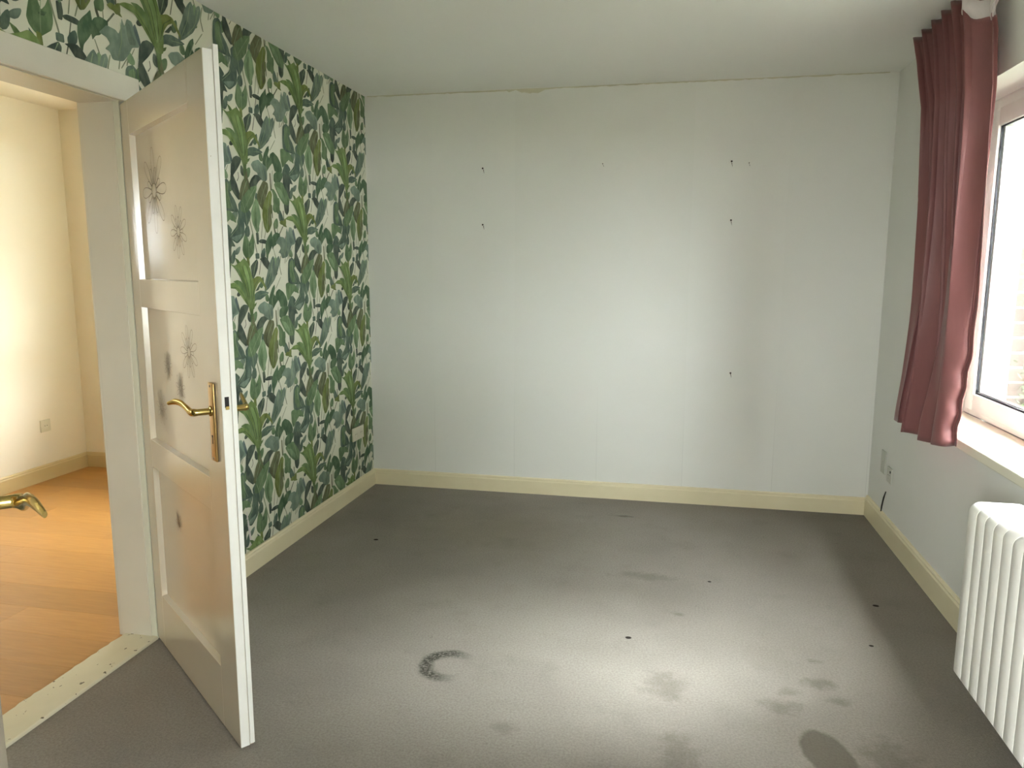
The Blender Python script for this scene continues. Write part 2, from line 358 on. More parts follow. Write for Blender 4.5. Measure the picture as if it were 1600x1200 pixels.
# ---------------------------------------------------- printed leaves of the wallpaper (flat print, one repeat per 0.55 x 0.66 m, half drop)
LEAVES=[('919a80',[(28,406),(54,332),(83,245),(90,246),(62,334),(36,408)]),
('919a80',[(50,335),(68,292),(86,233),(93,234),(74,293),(56,336)]),
('606552',[(137,295),(119,222),(94,144),(100,144),(124,222),(142,295)]),
('919a80',[(146,397),(128,315),(134,315),(151,397)]),
('919a80',[(175,363),(156,317),(162,316),(180,363)]),
('606552',[(249,391),(250,366),(260,341),(273,344),(263,368),(262,392)]),
('919a80',[(285,405),(285,346),(290,347),(290,406)]),
('606552',[(338,384),(317,361),(297,342),(305,340),(325,360),(347,383)]),
('919a80',[(236,270),(256,224),(262,225),(242,271)]),
('919a80',[(304,238),(287,187),(302,142),(309,143),(294,187),(311,237)]),
('919a80',[(353,238),(343,200),(349,200),(359,238)]),
('919a80',[(409,272),(357,207),(362,206),(414,271)]),
('919a80',[(296,134),(244,77),(248,76),(301,132)]),
('606552',[(347,-200),(350,-253),(358,-254),(355,-200)]),
('606552',[(235,-180),(239,-244),(247,-245),(244,-180)]),
('919a80',[(-149,-41),(-170,-108),(-164,-109),(-143,-42)]),
('919a80',[(-122,-37),(-163,-97),(-159,-98),(-118,-38)]),
('646647',[(232,-30),(232,-65),(234,-113),(244,-113),(242,-65),(242,-30)]),
('919a80',[(257,-15),(243,-110),(248,-110),(263,-15)]),
('606552',[(-46,-60),(-42,-83),(-57,-99),(-53,-101),(-38,-84),(-41,-60)]),
('53695f',[(70,244),(71,218),(105,220),(104,246)]),
('44524b',[(22,183),(46,200),(81,219),(92,204),(84,174),(63,144),(39,120),(30,144)]),
('66825c',[(-28,277),(-20,304),(-1,336),(8,319),(19,291),(34,306),(47,330),(58,298),(58,271),(50,248),(27,232),(9,220),(-11,229),(-26,243),(-32,260)]),
('48664a',[(7,281),(20,291),(43,293),(31,279),(15,276)]),
('727f3c',[(-6,226),(15,223),(18,185),(-5,185)]),
('53695f',[(-34,228),(-25,220),(-13,211),(-20,197),(-32,205)]),
('829e79',[(404,271),(398,267),(394,257),(394,245),(402,236),(415,233),(427,238),(429,248),(422,260),(412,268)]),
('66825c',[(459,235),(449,230),(436,217),(425,200),(424,186),(434,180),(449,184),(460,197),(465,215),(464,229)]),
('6e8176',[(-59,270),(-68,268),(-83,262),(-97,252),(-102,243),(-96,237),(-82,237),(-69,244),(-61,255),(-57,265)]),
('48664a',[(-152,170),(-158,166),(-167,154),(-173,138),(-172,126),(-164,120),(-154,125),(-147,137),(-146,153),(-148,165)]),
('53695f',[(-104,252),(-113,247),(-125,234),(-135,217),(-136,203),(-127,196),(-114,201),(-104,214),(-100,232),(-100,246)]),
('66825c',[(156,56),(150,52),(144,42),(142,30),(147,20),(159,16),(170,20),(174,30),(170,42),(162,52)]),
('44524b',[(321,38),(311,34),(298,24),(287,10),(288,-2),(300,-9),(316,-6),(327,5),(330,20),(327,32)]),
('727f3c',[(368,-239),(361,-241),(351,-249),(343,-260),(343,-270),(351,-276),(362,-274),(371,-266),(373,-254),(372,-243)]),
('48664a',[(-43,-282),(-52,-284),(-64,-292),(-75,-304),(-77,-315),(-68,-322),(-54,-322),(-43,-313),(-38,-300),(-39,-288)]),
('53695f',[(16,-293),(7,-296),(-5,-307),(-12,-320),(-10,-333),(4,-340),(19,-339),(28,-328),(28,-313),(23,-299)]),
('66825c',[(229,185),(225,180),(225,169),(230,156),(241,146),(255,144),(263,150),(261,161),(250,173),(237,182)]),
('646647',[(225,-166),(218,-171),(210,-187),(205,-206),(208,-222),(219,-229),(231,-224),(238,-209),(236,-189),(231,-173)]),
('53695f',[(102,-138),(97,-143),(91,-154),(89,-168),(95,-180),(106,-185),(117,-181),(120,-169),(116,-155),(109,-143)]),
('7d9184',[(-118,18),(-127,15),(-139,4),(-148,-10),(-148,-22),(-137,-29),(-122,-27),(-112,-16),(-110,0),(-112,12)]),
('44524b',[(-62,79),(-70,78),(-83,72),(-96,64),(-101,56),(-96,50),(-85,50),(-73,56),(-65,66),(-61,75)]),
('66825c',[(283,-245),(274,-247),(260,-257),(250,-271),(251,-283),(263,-290),(279,-289),(290,-279),(292,-264),(289,-251)]),
('53695f',[(315,-202),(308,-207),(303,-221),(304,-239),(313,-253),(329,-259),(343,-253),(345,-239),(336,-222),(324,-207)]),
('48664a',[(91,-255),(84,-260),(78,-274),(76,-292),(82,-308),(95,-314),(108,-310),(112,-295),(107,-276),(99,-261)]),
('6e8176',[(-69,-237),(-81,-237),(-101,-243),(-120,-253),(-126,-265),(-118,-274),(-100,-277),(-83,-270),(-71,-257),(-66,-244)]),
('66825c',[(309,-145),(294,-149),(273,-163),(255,-182),(252,-200),(266,-210),(289,-208),(307,-194),(315,-172),(315,-154)]),
('48664a',[(127,131),(119,127),(108,116),(99,102),(98,89),(107,84),(119,87),(129,98),(132,113),(131,126)]),
('829e79',[(251,228),(246,223),(241,211),(242,197),(250,186),(264,182),(275,188),(277,200),(270,214),(260,225)]),
('44524b',[(-15,-29),(-20,-33),(-23,-44),(-23,-57),(-16,-67),(-5,-71),(4,-66),(6,-56),(0,-43),(-8,-33)]),
('66825c',[(52,-30),(41,-32),(24,-42),(9,-55),(6,-67),(16,-75),(33,-75),(47,-65),(55,-49),(56,-36)]),
('53695f',[(151,269),(142,265),(130,255),(120,241),(120,229),(131,224),(146,227),(156,238),(159,253),(156,264)]),
('44524b',[(81,340),(104,344),(108,314),(102,287),(85,287),(83,313)]),
('44524b',[(100,302),(124,312),(159,312),(181,305),(168,291),(139,292),(111,294)]),
('48664a',[(169,296),(189,318),(208,334),(224,350),(228,319),(228,292),(208,266),(188,245),(179,211),(172,235),(166,265)]),
('48664a',[(224,310),(244,335),(270,346),(301,341),(300,328),(279,312),(265,293),(246,286),(232,270),(228,289)]),
('727f3c',[(306,400),(326,414),(351,410),(369,395),(381,380),(362,382),(337,390),(318,392)]),
('7d9184',[(374,370),(385,348),(397,374),(420,372),(430,337),(450,325),(444,302),(413,294),(398,271),(369,242),(323,235),(312,257),(293,259),(317,279),(303,294),(272,299),(292,316),(306,329),(344,327),(356,318),(368,341)]),
('6e8176',[(396,368),(416,369),(427,334),(444,318),(438,303),(407,299),(397,336)]),
('3f4a44',[(109,216),(133,222),(157,226),(174,217),(190,202),(195,186),(187,168),(170,174),(142,192),(126,210)]),
('6e8176',[(146,73),(152,113),(173,149),(189,186),(216,217),(229,227),(243,211),(243,180),(259,218),(278,228),(286,212),(274,180),(253,149),(232,124),(206,106),(180,88)]),
('53695f',[(152,79),(165,119),(192,156),(210,149),(207,118),(180,94)]),
('66825c',[(350,94),(397,100),(430,89),(462,69),(467,45),(427,59),(406,47),(384,28),(363,16),(352,45)]),
('53695f',[(360,-20),(391,31),(418,33),(444,13),(429,-3),(477,31),(491,75),(479,105),(505,81),(531,47),(527,-4),(474,-39),(434,-24),(386,-28)]),
('7d9184',[(430,-23),(469,-12),(520,-1),(504,-24),(471,-39)]),
('44524b',[(366,-27),(426,-36),(454,-68),(423,-66),(419,-123),(407,-172),(391,-207),(368,-195),(358,-118)]),
('48664a',[(180,-18),(180,20),(195,50),(215,75),(235,88),(236,71),(225,49),(236,36),(244,55),(270,68),(307,53),(331,30),(342,4),(334,-16),(301,-14),(276,-10),(269,10),(260,20),(240,5),(213,-19),(200,-28)]),
('48664a',[(265,-63),(268,-32),(301,-14),(360,-17),(358,-36),(323,-70),(283,-74)]),
('7d9184',[(74,-16),(90,-1),(132,12),(154,2),(196,-9),(199,-38),(197,-62),(172,-73),(148,-66),(125,-58),(121,-42),(92,-35)]),
('6e8176',[(139,-34),(195,-12),(200,-44),(195,-75),(172,-73)]),
('66825c',[(276,-83),(303,-72),(349,-68),(380,-100),(404,-128),(398,-164),(354,-161),(317,-135),(293,-107)]),
('829e79',[(285,-87),(327,-96),(364,-132),(368,-159),(330,-136),(300,-108)]),
('66825c',[(259,-137),(242,-110),(267,-112),(291,-133),(308,-163),(311,-200),(291,-214),(273,-196),(256,-169)]),
('44524b',[(-97,-68),(-78,-92),(-60,-117),(-46,-148),(-37,-167),(-54,-177),(-84,-156),(-104,-137),(-106,-102)]),
('5c6e72',[(-123,37),(-112,48),(-103,31),(-91,1),(-87,-16),(-93,-27),(-107,-7),(-120,20)]),
('44524b',[(-93,-27),(-76,-5),(-53,5),(-27,1),(-17,-2),(-29,-22),(-53,-47),(-82,-72),(-91,-86),(-100,-68)]),
('53695f',[(-172,-131),(-163,-118),(-137,-108),(-118,-121),(-125,-147),(-111,-166),(-92,-182),(-78,-201),(-70,-229),(-107,-230),(-153,-228),(-178,-217),(-179,-179)]),
('66825c',[(-164,-126),(-140,-111),(-123,-121),(-131,-149),(-119,-188),(-117,-226),(-148,-226),(-168,-189)]),
('646647',[(-36,-149),(-31,-132),(-15,-103),(3,-87),(20,-79),(38,-101),(39,-125),(15,-141),(-9,-157),(-28,-180),(-43,-166)]),
('44524b',[(45,-114),(52,-96),(65,-79),(90,-62),(113,-59),(148,-72),(123,-83),(104,-100),(103,-112),(78,-129),(54,-145),(39,-153)]),
('53695f',[(-52,-207),(-23,-186),(19,-215),(40,-235),(32,-259),(13,-281),(5,-304),(-9,-281),(-29,-254),(-49,-231)]),
('66825c',[(-29,-194),(-10,-166),(26,-139),(56,-121),(97,-112),(95,-130),(75,-159),(67,-183),(43,-205),(18,-224),(-5,-230),(-31,-221)]),
('646647',[(111,-150),(119,-132),(145,-103),(165,-82),(201,-88),(205,-107),(197,-126),(183,-147),(182,-162),(168,-183),(154,-204),(131,-189),(115,-172)]),
('829e79',[(51,-233),(65,-207),(92,-170),(113,-190),(122,-225),(126,-251),(111,-280),(96,-316),(80,-302),(59,-274)]),
('66825c',[(63,-235),(90,-191),(92,-228),(91,-309),(70,-282)]),
('727f3c',[(151,-235),(161,-192),(181,-168),(209,-133),(228,-125),(239,-142),(230,-173),(225,-230),(229,-263),(201,-298),(182,-305),(165,-281)]),
('646647',[(203,-202),(227,-173),(227,-230),(229,-263),(207,-292),(197,-265)]),
('56703f',[(-11,3),(39,1),(56,8),(49,-5),(29,-16),(24,-34),(32,-77),(46,-102),(50,-123),(34,-113),(4,-78),(2,-33)]),
('646647',[(24,-40),(32,-77),(46,-102),(50,-123),(34,-113),(7,-78)]),
('56703f',[(-106,222),(-81,213),(-67,202),(-61,179),(-84,185),(-97,205)]),
('647f4e',[(-121,111),(-90,116),(-65,110),(-45,93),(-32,63),(-24,36),(-21,13),(-35,31),(-53,64),(-77,90),(-102,102)]),
('728a4c',[(-179,87),(-153,100),(-117,105),(-87,93),(-63,73),(-39,43),(-21,13),(-19,2),(-46,26),(-75,53),(-109,80),(-144,83)]),
('53695f',[(31,37),(61,60),(96,67),(136,63),(165,56),(140,46),(116,37),(92,29),(64,29),(41,22)]),
('44524b',[(63,78),(94,105),(95,90),(79,72),(50,67)]),
('727f3c',[(27,115),(73,132),(101,129),(123,110),(138,89),(145,67),(127,86),(100,111),(76,99),(57,78),(44,55),(33,25),(27,55)]),
('728a4c',[(-135,185),(-100,176),(-62,191),(-37,205),(-9,194),(10,165),(23,130),(35,85),(34,40),(28,2),(5,-3),(-11,3),(-23,42),(-41,87),(-63,128),(-91,159)]),
('88a468',[(-36,191),(-18,182),(2,144),(13,85),(14,26),(1,12),(-10,71),(-29,130)]),
('647f4e',[(-132,183),(-95,173),(-62,145),(-29,92),(-15,42),(-27,57),(-45,93),(-68,130),(-91,159)]),
('4c6236',[(-87,170),(-40,112),(-11,27),(-6,27),(-36,113),(-83,171)]),
('4c6236',[(-13,182),(10,129),(16,20),(21,20),(14,130),(-8,183)]),
('4c6236',[(-55,185),(-19,115),(0,26),(5,27),(-14,116),(-50,185)]),
('4c6236',[(-169,87),(-99,87),(-47,42),(-22,6),(-18,7),(-42,44),(-97,89),(-169,89)]),
('4c6236',[(94,127),(45,97),(22,32),(27,31),(50,96),(97,125)]),
('93a684',[(20,-91),(-9,-136),(-29,-173),(-25,-174),(-6,-137),(24,-91)]),
('93a684',[(86,-117),(39,-164),(-11,-220),(-8,-221),(42,-165),(89,-118)]),
('93a684',[(95,-179),(96,-238),(92,-309),(96,-310),(99,-238),(98,-180)]),
('93a684',[(213,-133),(194,-217),(180,-302),(184,-302),(197,-218),(217,-133)]),
('93a684',[(187,-90),(145,-149),(133,-186),(136,-186),(148,-150),(190,-91)]),
('93a684',[(353,-72),(370,-113),(386,-160),(390,-160),(374,-113),(357,-72)]),
('93a684',[(232,81),(196,19),(204,-25),(208,-25),(200,19),(236,80)]),
('93a684',[(89,47),(124,51),(159,54),(159,56),(123,53),(88,48)]),
('93a684',[(17,320),(10,276),(8,223),(11,223),(13,276),(20,320)]),
('93a684',[(220,221),(196,150),(151,79),(154,79),(199,149),(224,220)]),
('93a684',[(276,221),(245,149),(185,94),(188,93),(248,149),(279,221)]),
('93a684',[(364,360),(365,296),(341,238),(345,238),(369,296),(368,360)]),
('93a684',[(141,8),(168,-27),(179,-71),(183,-71),(171,-26),(145,9)]),
('93a684',[(-139,-111),(-139,-169),(-103,-228),(-100,-228),(-136,-169),(-136,-111)]),
('93a684',[(73,213),(54,180),(32,127),(35,126),(57,180),(77,212)]),
('93a684',[(-25,-189),(-2,-243),(4,-301),(7,-301),(1,-243),(-21,-189)]),
('93a684',[(469,88),(485,28),(419,-19),(422,-20),(489,27),(473,88)])]

def chaikin(q):
    o = []
    for (a, b), (c, d) in zip(q, q[1:] + q[:1]):
        o += [(0.87 * a + 0.13 * c, 0.87 * b + 0.13 * d), (0.13 * a + 0.87 * c, 0.13 * b + 0.87 * d)]
    return o
def clip(q, ax, lim, keep_less):
    o = []
    for p0, p1 in zip(q, q[1:] + q[:1]):
        i0 = (p0[ax] <= lim) if keep_less else (p0[ax] >= lim); i1 = (p1[ax] <= lim) if keep_less else (p1[ax] >= lim)
        if i0: o.append(p0)
        if i0 != i1:
            t = (lim - p0[ax]) / (p1[ax] - p0[ax]); o.append((p0[0] + t * (p1[0] - p0[0]), p0[1] + t * (p1[1] - p0[1])))
    return o
REG = [(DY1 + 0.096, D - 0.001, 0.105, H - 0.001), (DY0 - 0.096, DY1 + 0.096, 2.104, H - 0.001), (0.21, DY0 - 0.096, 0.105, H - 0.001)]
V, Fc, Cc = [], [], []
rnd = random.Random(11)
for li, (col, q0) in enumerate(LEAVES):
    q1 = chaikin([(a / 1000, b / 1000) for a, b in q0]); q1 = chaikin(q1) if len(q0) > 6 else q1
    cx_ = sum(p[0] for p in q1) / len(q1); cz_ = sum(p[1] for p in q1) / len(q1); gr = 1.15 if len(q0) > 8 else 1.0
    q1 = [(cx_ + (a - cx_) * gr, cz_ + (b - cz_) * gr) for a, b in q1]
    c0 = lin(col)
    for i in range(-6, 4):
        for j in range(-3, 4):
            oy, oz = 3.185 + 0.5555 * i, 1.258 + 0.661 * j + (0.3305 if i % 2 else 0)
            q2 = [(a + oy, b + oz) for a, b in q1]
            for y0, y1, z0, z1 in REG:
                if max(p[0] for p in q2) < y0 or min(p[0] for p in q2) > y1 or max(p[1] for p in q2) < z0 or min(p[1] for p in q2) > z1: continue
                q = q2
                for ax, lim, kl in ((0, y0, False), (0, y1, True), (1, z0, False), (1, z1, True)):
                    if len(q) > 2: q = clip(q, ax, lim, kl)
                if len(q) < 3: continue
                s = len(V); xx = 0.0004 + li * 0.00003
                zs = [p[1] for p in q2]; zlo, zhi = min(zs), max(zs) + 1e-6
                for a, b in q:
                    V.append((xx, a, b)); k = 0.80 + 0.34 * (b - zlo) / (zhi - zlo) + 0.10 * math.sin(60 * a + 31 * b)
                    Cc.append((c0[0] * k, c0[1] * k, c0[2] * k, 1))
                Fc.append(tuple(range(s, s + len(q))))
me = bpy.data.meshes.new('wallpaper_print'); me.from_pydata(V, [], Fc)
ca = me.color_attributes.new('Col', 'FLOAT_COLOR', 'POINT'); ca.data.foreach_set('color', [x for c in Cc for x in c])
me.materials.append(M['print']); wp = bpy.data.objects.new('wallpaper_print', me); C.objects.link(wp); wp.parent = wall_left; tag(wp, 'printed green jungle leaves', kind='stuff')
# the torn strip of paper low by the door
bm = bmesh.new(); f = [bm.verts.new(v) for v in ((0.003, 3.085, 0.115), (0.003, 3.105, 0.115), (0.003, 3.07, 0.30), (0.003, 3.062, 0.30))]; bm.faces.new(f)
mesh_obj('torn_paper', bm, M['white_tape'], wall_left)

# ---------------------------------------------------- baseboards
def board(name, p0, p1, nrm, h, m, label, t=0.018):
    """p0->p1 along the wall, nrm points into the room"""
    p0, p1, nv = Vector(p0), Vector(p1), Vector(nrm)
    prof = [(0, 0), (t, 0), (t, h - 0.022), (t - 0.002, h - 0.018), (t - 0.004, h - 0.014), (t - 0.004, h - 0.008), (t - 0.008, h - 0.002), (t - 0.012, h), (0, h)]
    bm = bmesh.new(); ra = [bm.verts.new(p0 + nv * a + Vector((0, 0, b))) for a, b in prof]; rb = [bm.verts.new(p1 + nv * a + Vector((0, 0, b))) for a, b in prof]
    for i in range(len(prof)): bm.faces.new((ra[i], ra[(i + 1) % len(prof)], rb[(i + 1) % len(prof)], rb[i]))
    bm.faces.new(ra[::-1]); bm.faces.new(rb)
    return struct(name, bm, m, label, 'baseboard')
board('baseboard_left', (0, DY1 + 0.10, 0), (0, D - 0.018, 0), (1, 0, 0), 0.104, M['base'], 'yellowed white baseboard below the leaf wallpaper')
board('baseboard_left_near', (0, 0.205, 0), (0, DY0 - 0.10, 0), (1, 0, 0), 0.104, M['base'], 'yellowed white baseboard left of the door, near the front wall')
board('baseboard_back', (0, D, 0), (W, D, 0), (0, -1, 0), 0.104, M['base'], 'yellowed white baseboard below the white back wall')
board('baseboard_right', (W, 0.205, 0), (W, D - 0.018, 0), (-1, 0, 0), 0.124, M['base'], 'yellowed white baseboard under the window, running behind the radiator')

# ---------------------------------------------------- the next room, seen through the doorway
NX, NB = -2.22, 4.60
nf = struct('floor_next_room', boxes(((NX - 0.01, 0.2, -0.05), (-0.14, NB + 0.01, -0.009))), mat('laminate_joint', 'a07a48', 0.7), 'beech laminate floor of the next room', 'floor')
pm = {}
def plank_mesh(L):
    k = round(L, 3)
    if k not in pm:
        bm = boxes(((0, 0, -0.008), (L - 0.0006, 0.1944, 0.0)), bevel=0.0003, seg=1); me = bpy.data.meshes.new('plank'); bm.to_mesh(me); bm.free(); me.materials.append(M['plank']); pm[k] = me
    return pm[k]
y = 0.2; row = 0
while y < NB - 0.01:
    x = NX; first = [1.2, 0.55, 0.9, 0.3][row % 4]
    while x < -0.16:
        L = min(first, -0.14 - x); first = 1.2
        o = bpy.data.objects.new('plank', plank_mesh(L)); C.objects.link(o); o.parent = nf; o.location = (x, y, 0); x += L
    y += 0.195; row += 1
LW = (1.15, 1.55, 1.42, 1.86)  # small unseen window, added to light the jamb and door face
plain_window('added_window_4', (NX - 0.08, (LW[0] + LW[1]) / 2, LW[2]), math.radians(90), LW[1] - LW[0], LW[3] - LW[2], 'added unseen white window in the left wall of the next room')
struct('wall_next_left', boxes(((NX - 0.15, 0.0, -0.05), (NX, LW[0], H)), ((NX - 0.15, LW[1], -0.05), (NX, NB + 0.3, H)), ((NX - 0.15, LW[0], -0.05), (NX, LW[1], LW[2])), ((NX - 0.15, LW[0], LW[3]), (NX, LW[1], H))), M['next'], 'cream papered left wall of the next room', 'wall')
NW = (-1.60, -0.25, 0.88, 2.22)  # unseen window, added to throw the light pool on the laminate
struct('wall_next_back', boxes(((NX, NB, -0.05), (NW[0], NB + 0.3, H)), ((NW[1], NB, -0.05), (-0.15, NB + 0.3, H)), ((NW[0], NB, -0.05), (NW[1], NB + 0.3, NW[2])), ((NW[0], NB, NW[3]), (NW[1], NB + 0.3, H))),
       M['next'], 'cream papered far wall of the next room', 'wall')
struct('shading_eaves', boxes(((-4, D + 0.3, 2.46), (W + 0.5, D + 0.92, 2.66))), M['outwhite'], 'added unseen eaves above the far window of the next room', 'shading_eaves')  # overhang added out of view to cut high sky light
struct('wall_next_front', boxes(((NX, 0.05, -0.05), (-0.15, 0.2, H))), M['next'], 'cream papered near wall of the next room', 'wall')
struct('ceiling_next_room', boxes(((NX - 0.15, 0.0, H), (-0.15, NB + 0.3, H + 0.12))), M['next'], 'ceiling of the next room', 'ceiling')
board('baseboard_next_left', (NX, 0.2, 0), (NX, NB - 0.018, 0), (1, 0, 0), 0.108, M['basehall'], 'beige painted baseboard along the left wall of the next room')
board('baseboard_next_back', (NX, NB, 0), (-0.15, NB, 0), (0, -1, 0), 0.108, M['basehall'], 'beige painted baseboard along the far wall of the next room')

w2 = empty('added_window_2', ((NW[0] + NW[1]) / 2, NB + 0.2, NW[2])); tag(w2, 'added unseen white window in the far wall of the next room', 'window', kind='structure')
hx = (NW[1] - NW[0]) / 2; hz = NW[3] - NW[2]
mesh_obj('frame', boxes(((-hx, -0.03, 0), (-hx + 0.07, 0.04, hz)), ((hx - 0.07, -0.03, 0), (hx, 0.04, hz)), ((-hx + 0.07, -0.03, 0), (hx - 0.07, 0.04, 0.07)), ((-hx + 0.07, -0.03, hz - 0.07), (hx - 0.07, 0.04, hz)), ((-0.05, -0.03, 0.07), (0.05, 0.04, hz - 0.07))), M['pvc'], w2)
for s in (-1, 1):
    x0, x1 = (-hx + 0.07, -0.05) if s < 0 else (0.05, hx - 0.07)
    mesh_obj('pane', boxes(((x0, 0.0, 0.07), (x1, 0.006, hz - 0.07))), M['glass'], w2)

# ---------------------------------------------------- door frame in the left wall
tr = empty('trim_1', (0, (DY0 + DY1) / 2, 0)); tag(tr, 'white gloss painted frame of the doorway to the next room', 'door frame', kind='structure')
hw = (DY1 - DY0) / 2
def in_tr(b): return [((a[0], a[1] - (DY0 + DY1) / 2, a[2]), (c[0], c[1] - (DY0 + DY1) / 2, c[2])) for a, c in b]
def jamb(y0, y1): return in_tr([((-0.165, y0, 0.0), (0.0, y1, DZ))])
J = 0.001
mesh_obj('casing', boxes(*in_tr([((0.0005, DY1 + 0.022, 0), (0.016, DY1 + 0.096, DZ - 0.001))]), bevel=0.003), M['gloss'], tr)
mesh_obj('casing', boxes(*in_tr([((0.0005, DY0 - 0.096, 0), (0.016, DY0 - 0.002, DZ - 0.001))]), bevel=0.003), M['gloss'], tr)
mesh_obj('header', boxes(*in_tr([((0.0005, DY0 - 0.096, DZ), (0.016, DY1 + 0.096, 2.103))]), bevel=0.003), M['gloss'], tr)
mesh_obj('jamb', boxes(*in_tr([((-0.155, DY1 - 0.004, 0), (-0.022, DY1 + 0.01, DZ)), ((-0.022, DY1 + 0.004, 0), (0.0, DY1 + 0.012, DZ))]), bevel=0.0015), M['gloss'], tr)
mesh_obj('jamb', boxes(*in_tr([((-0.155, DY0 - 0.01, 0), (0.0, DY0 + 0.004, DZ))]), bevel=0.0015), M['gloss'], tr)
mesh_obj('lintel', boxes(*in_tr([((-0.155, DY0, DZ - 0.003), (0.0, DY1, DZ + 0.006))]), bevel=0.0015), M['gloss'], tr)
mesh_obj('casing', boxes(*in_tr([((-0.168, DY1 - 0.0, 0), (-0.151, DY1 + 0.08, DZ + 0.08)), ((-0.168, DY0 - 0.08, 0), (-0.151, DY0, DZ + 0.08)), ((-0.168, DY0, DZ), (-0.151, DY1, DZ + 0.08))]), bevel=0.002), M['gloss'], tr)
# worn threshold with a chipped inner edge
bm = bmesh.new(); rnd = random.Random(5); n_ = 44; prev = None
for i in range(n_ + 1):
    yy = -hw + 2 * hw * i / n_; e = -0.140 - 0.006 * rnd.random() * (1 if i % 3 else 0.2)
    vs_ = [bm.verts.new(c) for c in ((0.004, yy, -0.004), (0.004, yy, 0.009), (0.0, yy, 0.012), (e + 0.004, yy, 0.012), (e, yy, 0.006), (e, yy, -0.004))]
    if prev:
        for k in range(6): bm.faces.new((prev[k], prev[(k + 1) % 6], vs_[(k + 1) % 6], vs_[k]))
    else: bm.faces.new(vs_[::-1])
    prev = vs_
bm.faces.new(prev)
tag(mesh_obj('threshold', bm, M['thresh'], tr), 'chipped cream painted threshold')

# ---------------------------------------------------- doors
LEVER = [(0, -0.046, 0), (-0.004, -0.053, 0.0), (-0.018, -0.058, 0.0), (-0.045, -0.063, 0.010), (-0.075, -0.068, 0.019), (-0.105, -0.076, 0.020), (-0.135, -0.087, 0.012)]
LEVR = [(0.010, 0.010), (0.0105, 0.011), (0.008, 0.011), (0.006, 0.010), (0.0055, 0.010), (0.005, 0.009), (0.003, 0.005)]
def handle(parent, u, z, face_y, s, name='door_handle'):
    """brass long plate with lever; s=-1 towards local -y, s=+1 towards +y"""
    def t(p): return (u + p[0], face_y + s * -p[1], z + p[2])
    bm = bmesh.new(); box(bm, (u - 0.021, min(face_y, face_y + s * 0.008), z - 0.148), (u + 0.021, max(face_y, face_y + s * 0.008), z + 0.082), 0.0045, 3)
    pl = mesh_obj(name, bm, M['plate'], parent, smooth=True); pl['label'] = 'long worn brass handle plate'
    bm = bmesh.new()
    for zz in (z - 0.138, z + 0.072):      # plate screws
        sweep(bm, [(u, face_y + s * 0.0075, zz), (u, face_y + s * 0.0095, zz)], [0.004, 0.003], n=10)
    mesh_obj('screw', bm, M['steel'], pl)
    bm = bmesh.new()
    sweep(bm, [t((0, -0.0075, 0)), t((0, -0.012, 0)), t((0, -0.014, 0)), t((0, -0.046, 0)), t((0, -0.052, 0))], [0.0145, 0.0145, 0.0095, 0.0095, 0.008], n=20)
    P, R_ = smooth_path([t(p) for p in LEVER], LEVR, 6); sweep(bm, P, R_, n=16)
    lv = mesh_obj('lever', bm, M['brass'], pl, smooth=True, angle=50); lv['label'] = 'polished brass lever'
    bm = boxes(((u - 0.0025, min(face_y + s * 0.0078, face_y + s * 0.0086), z - 0.096), (u + 0.0025, max(face_y + s * 0.0078, face_y + s * 0.0086), z - 0.078)))
    sweep(bm, [(u, face_y + s * 0.0078, z - 0.074), (u, face_y + s * 0.0086, z - 0.074)], [0.0045, 0.0045], n=12)
    mesh_obj('keyhole', bm, M['dark'], pl)
    return pl

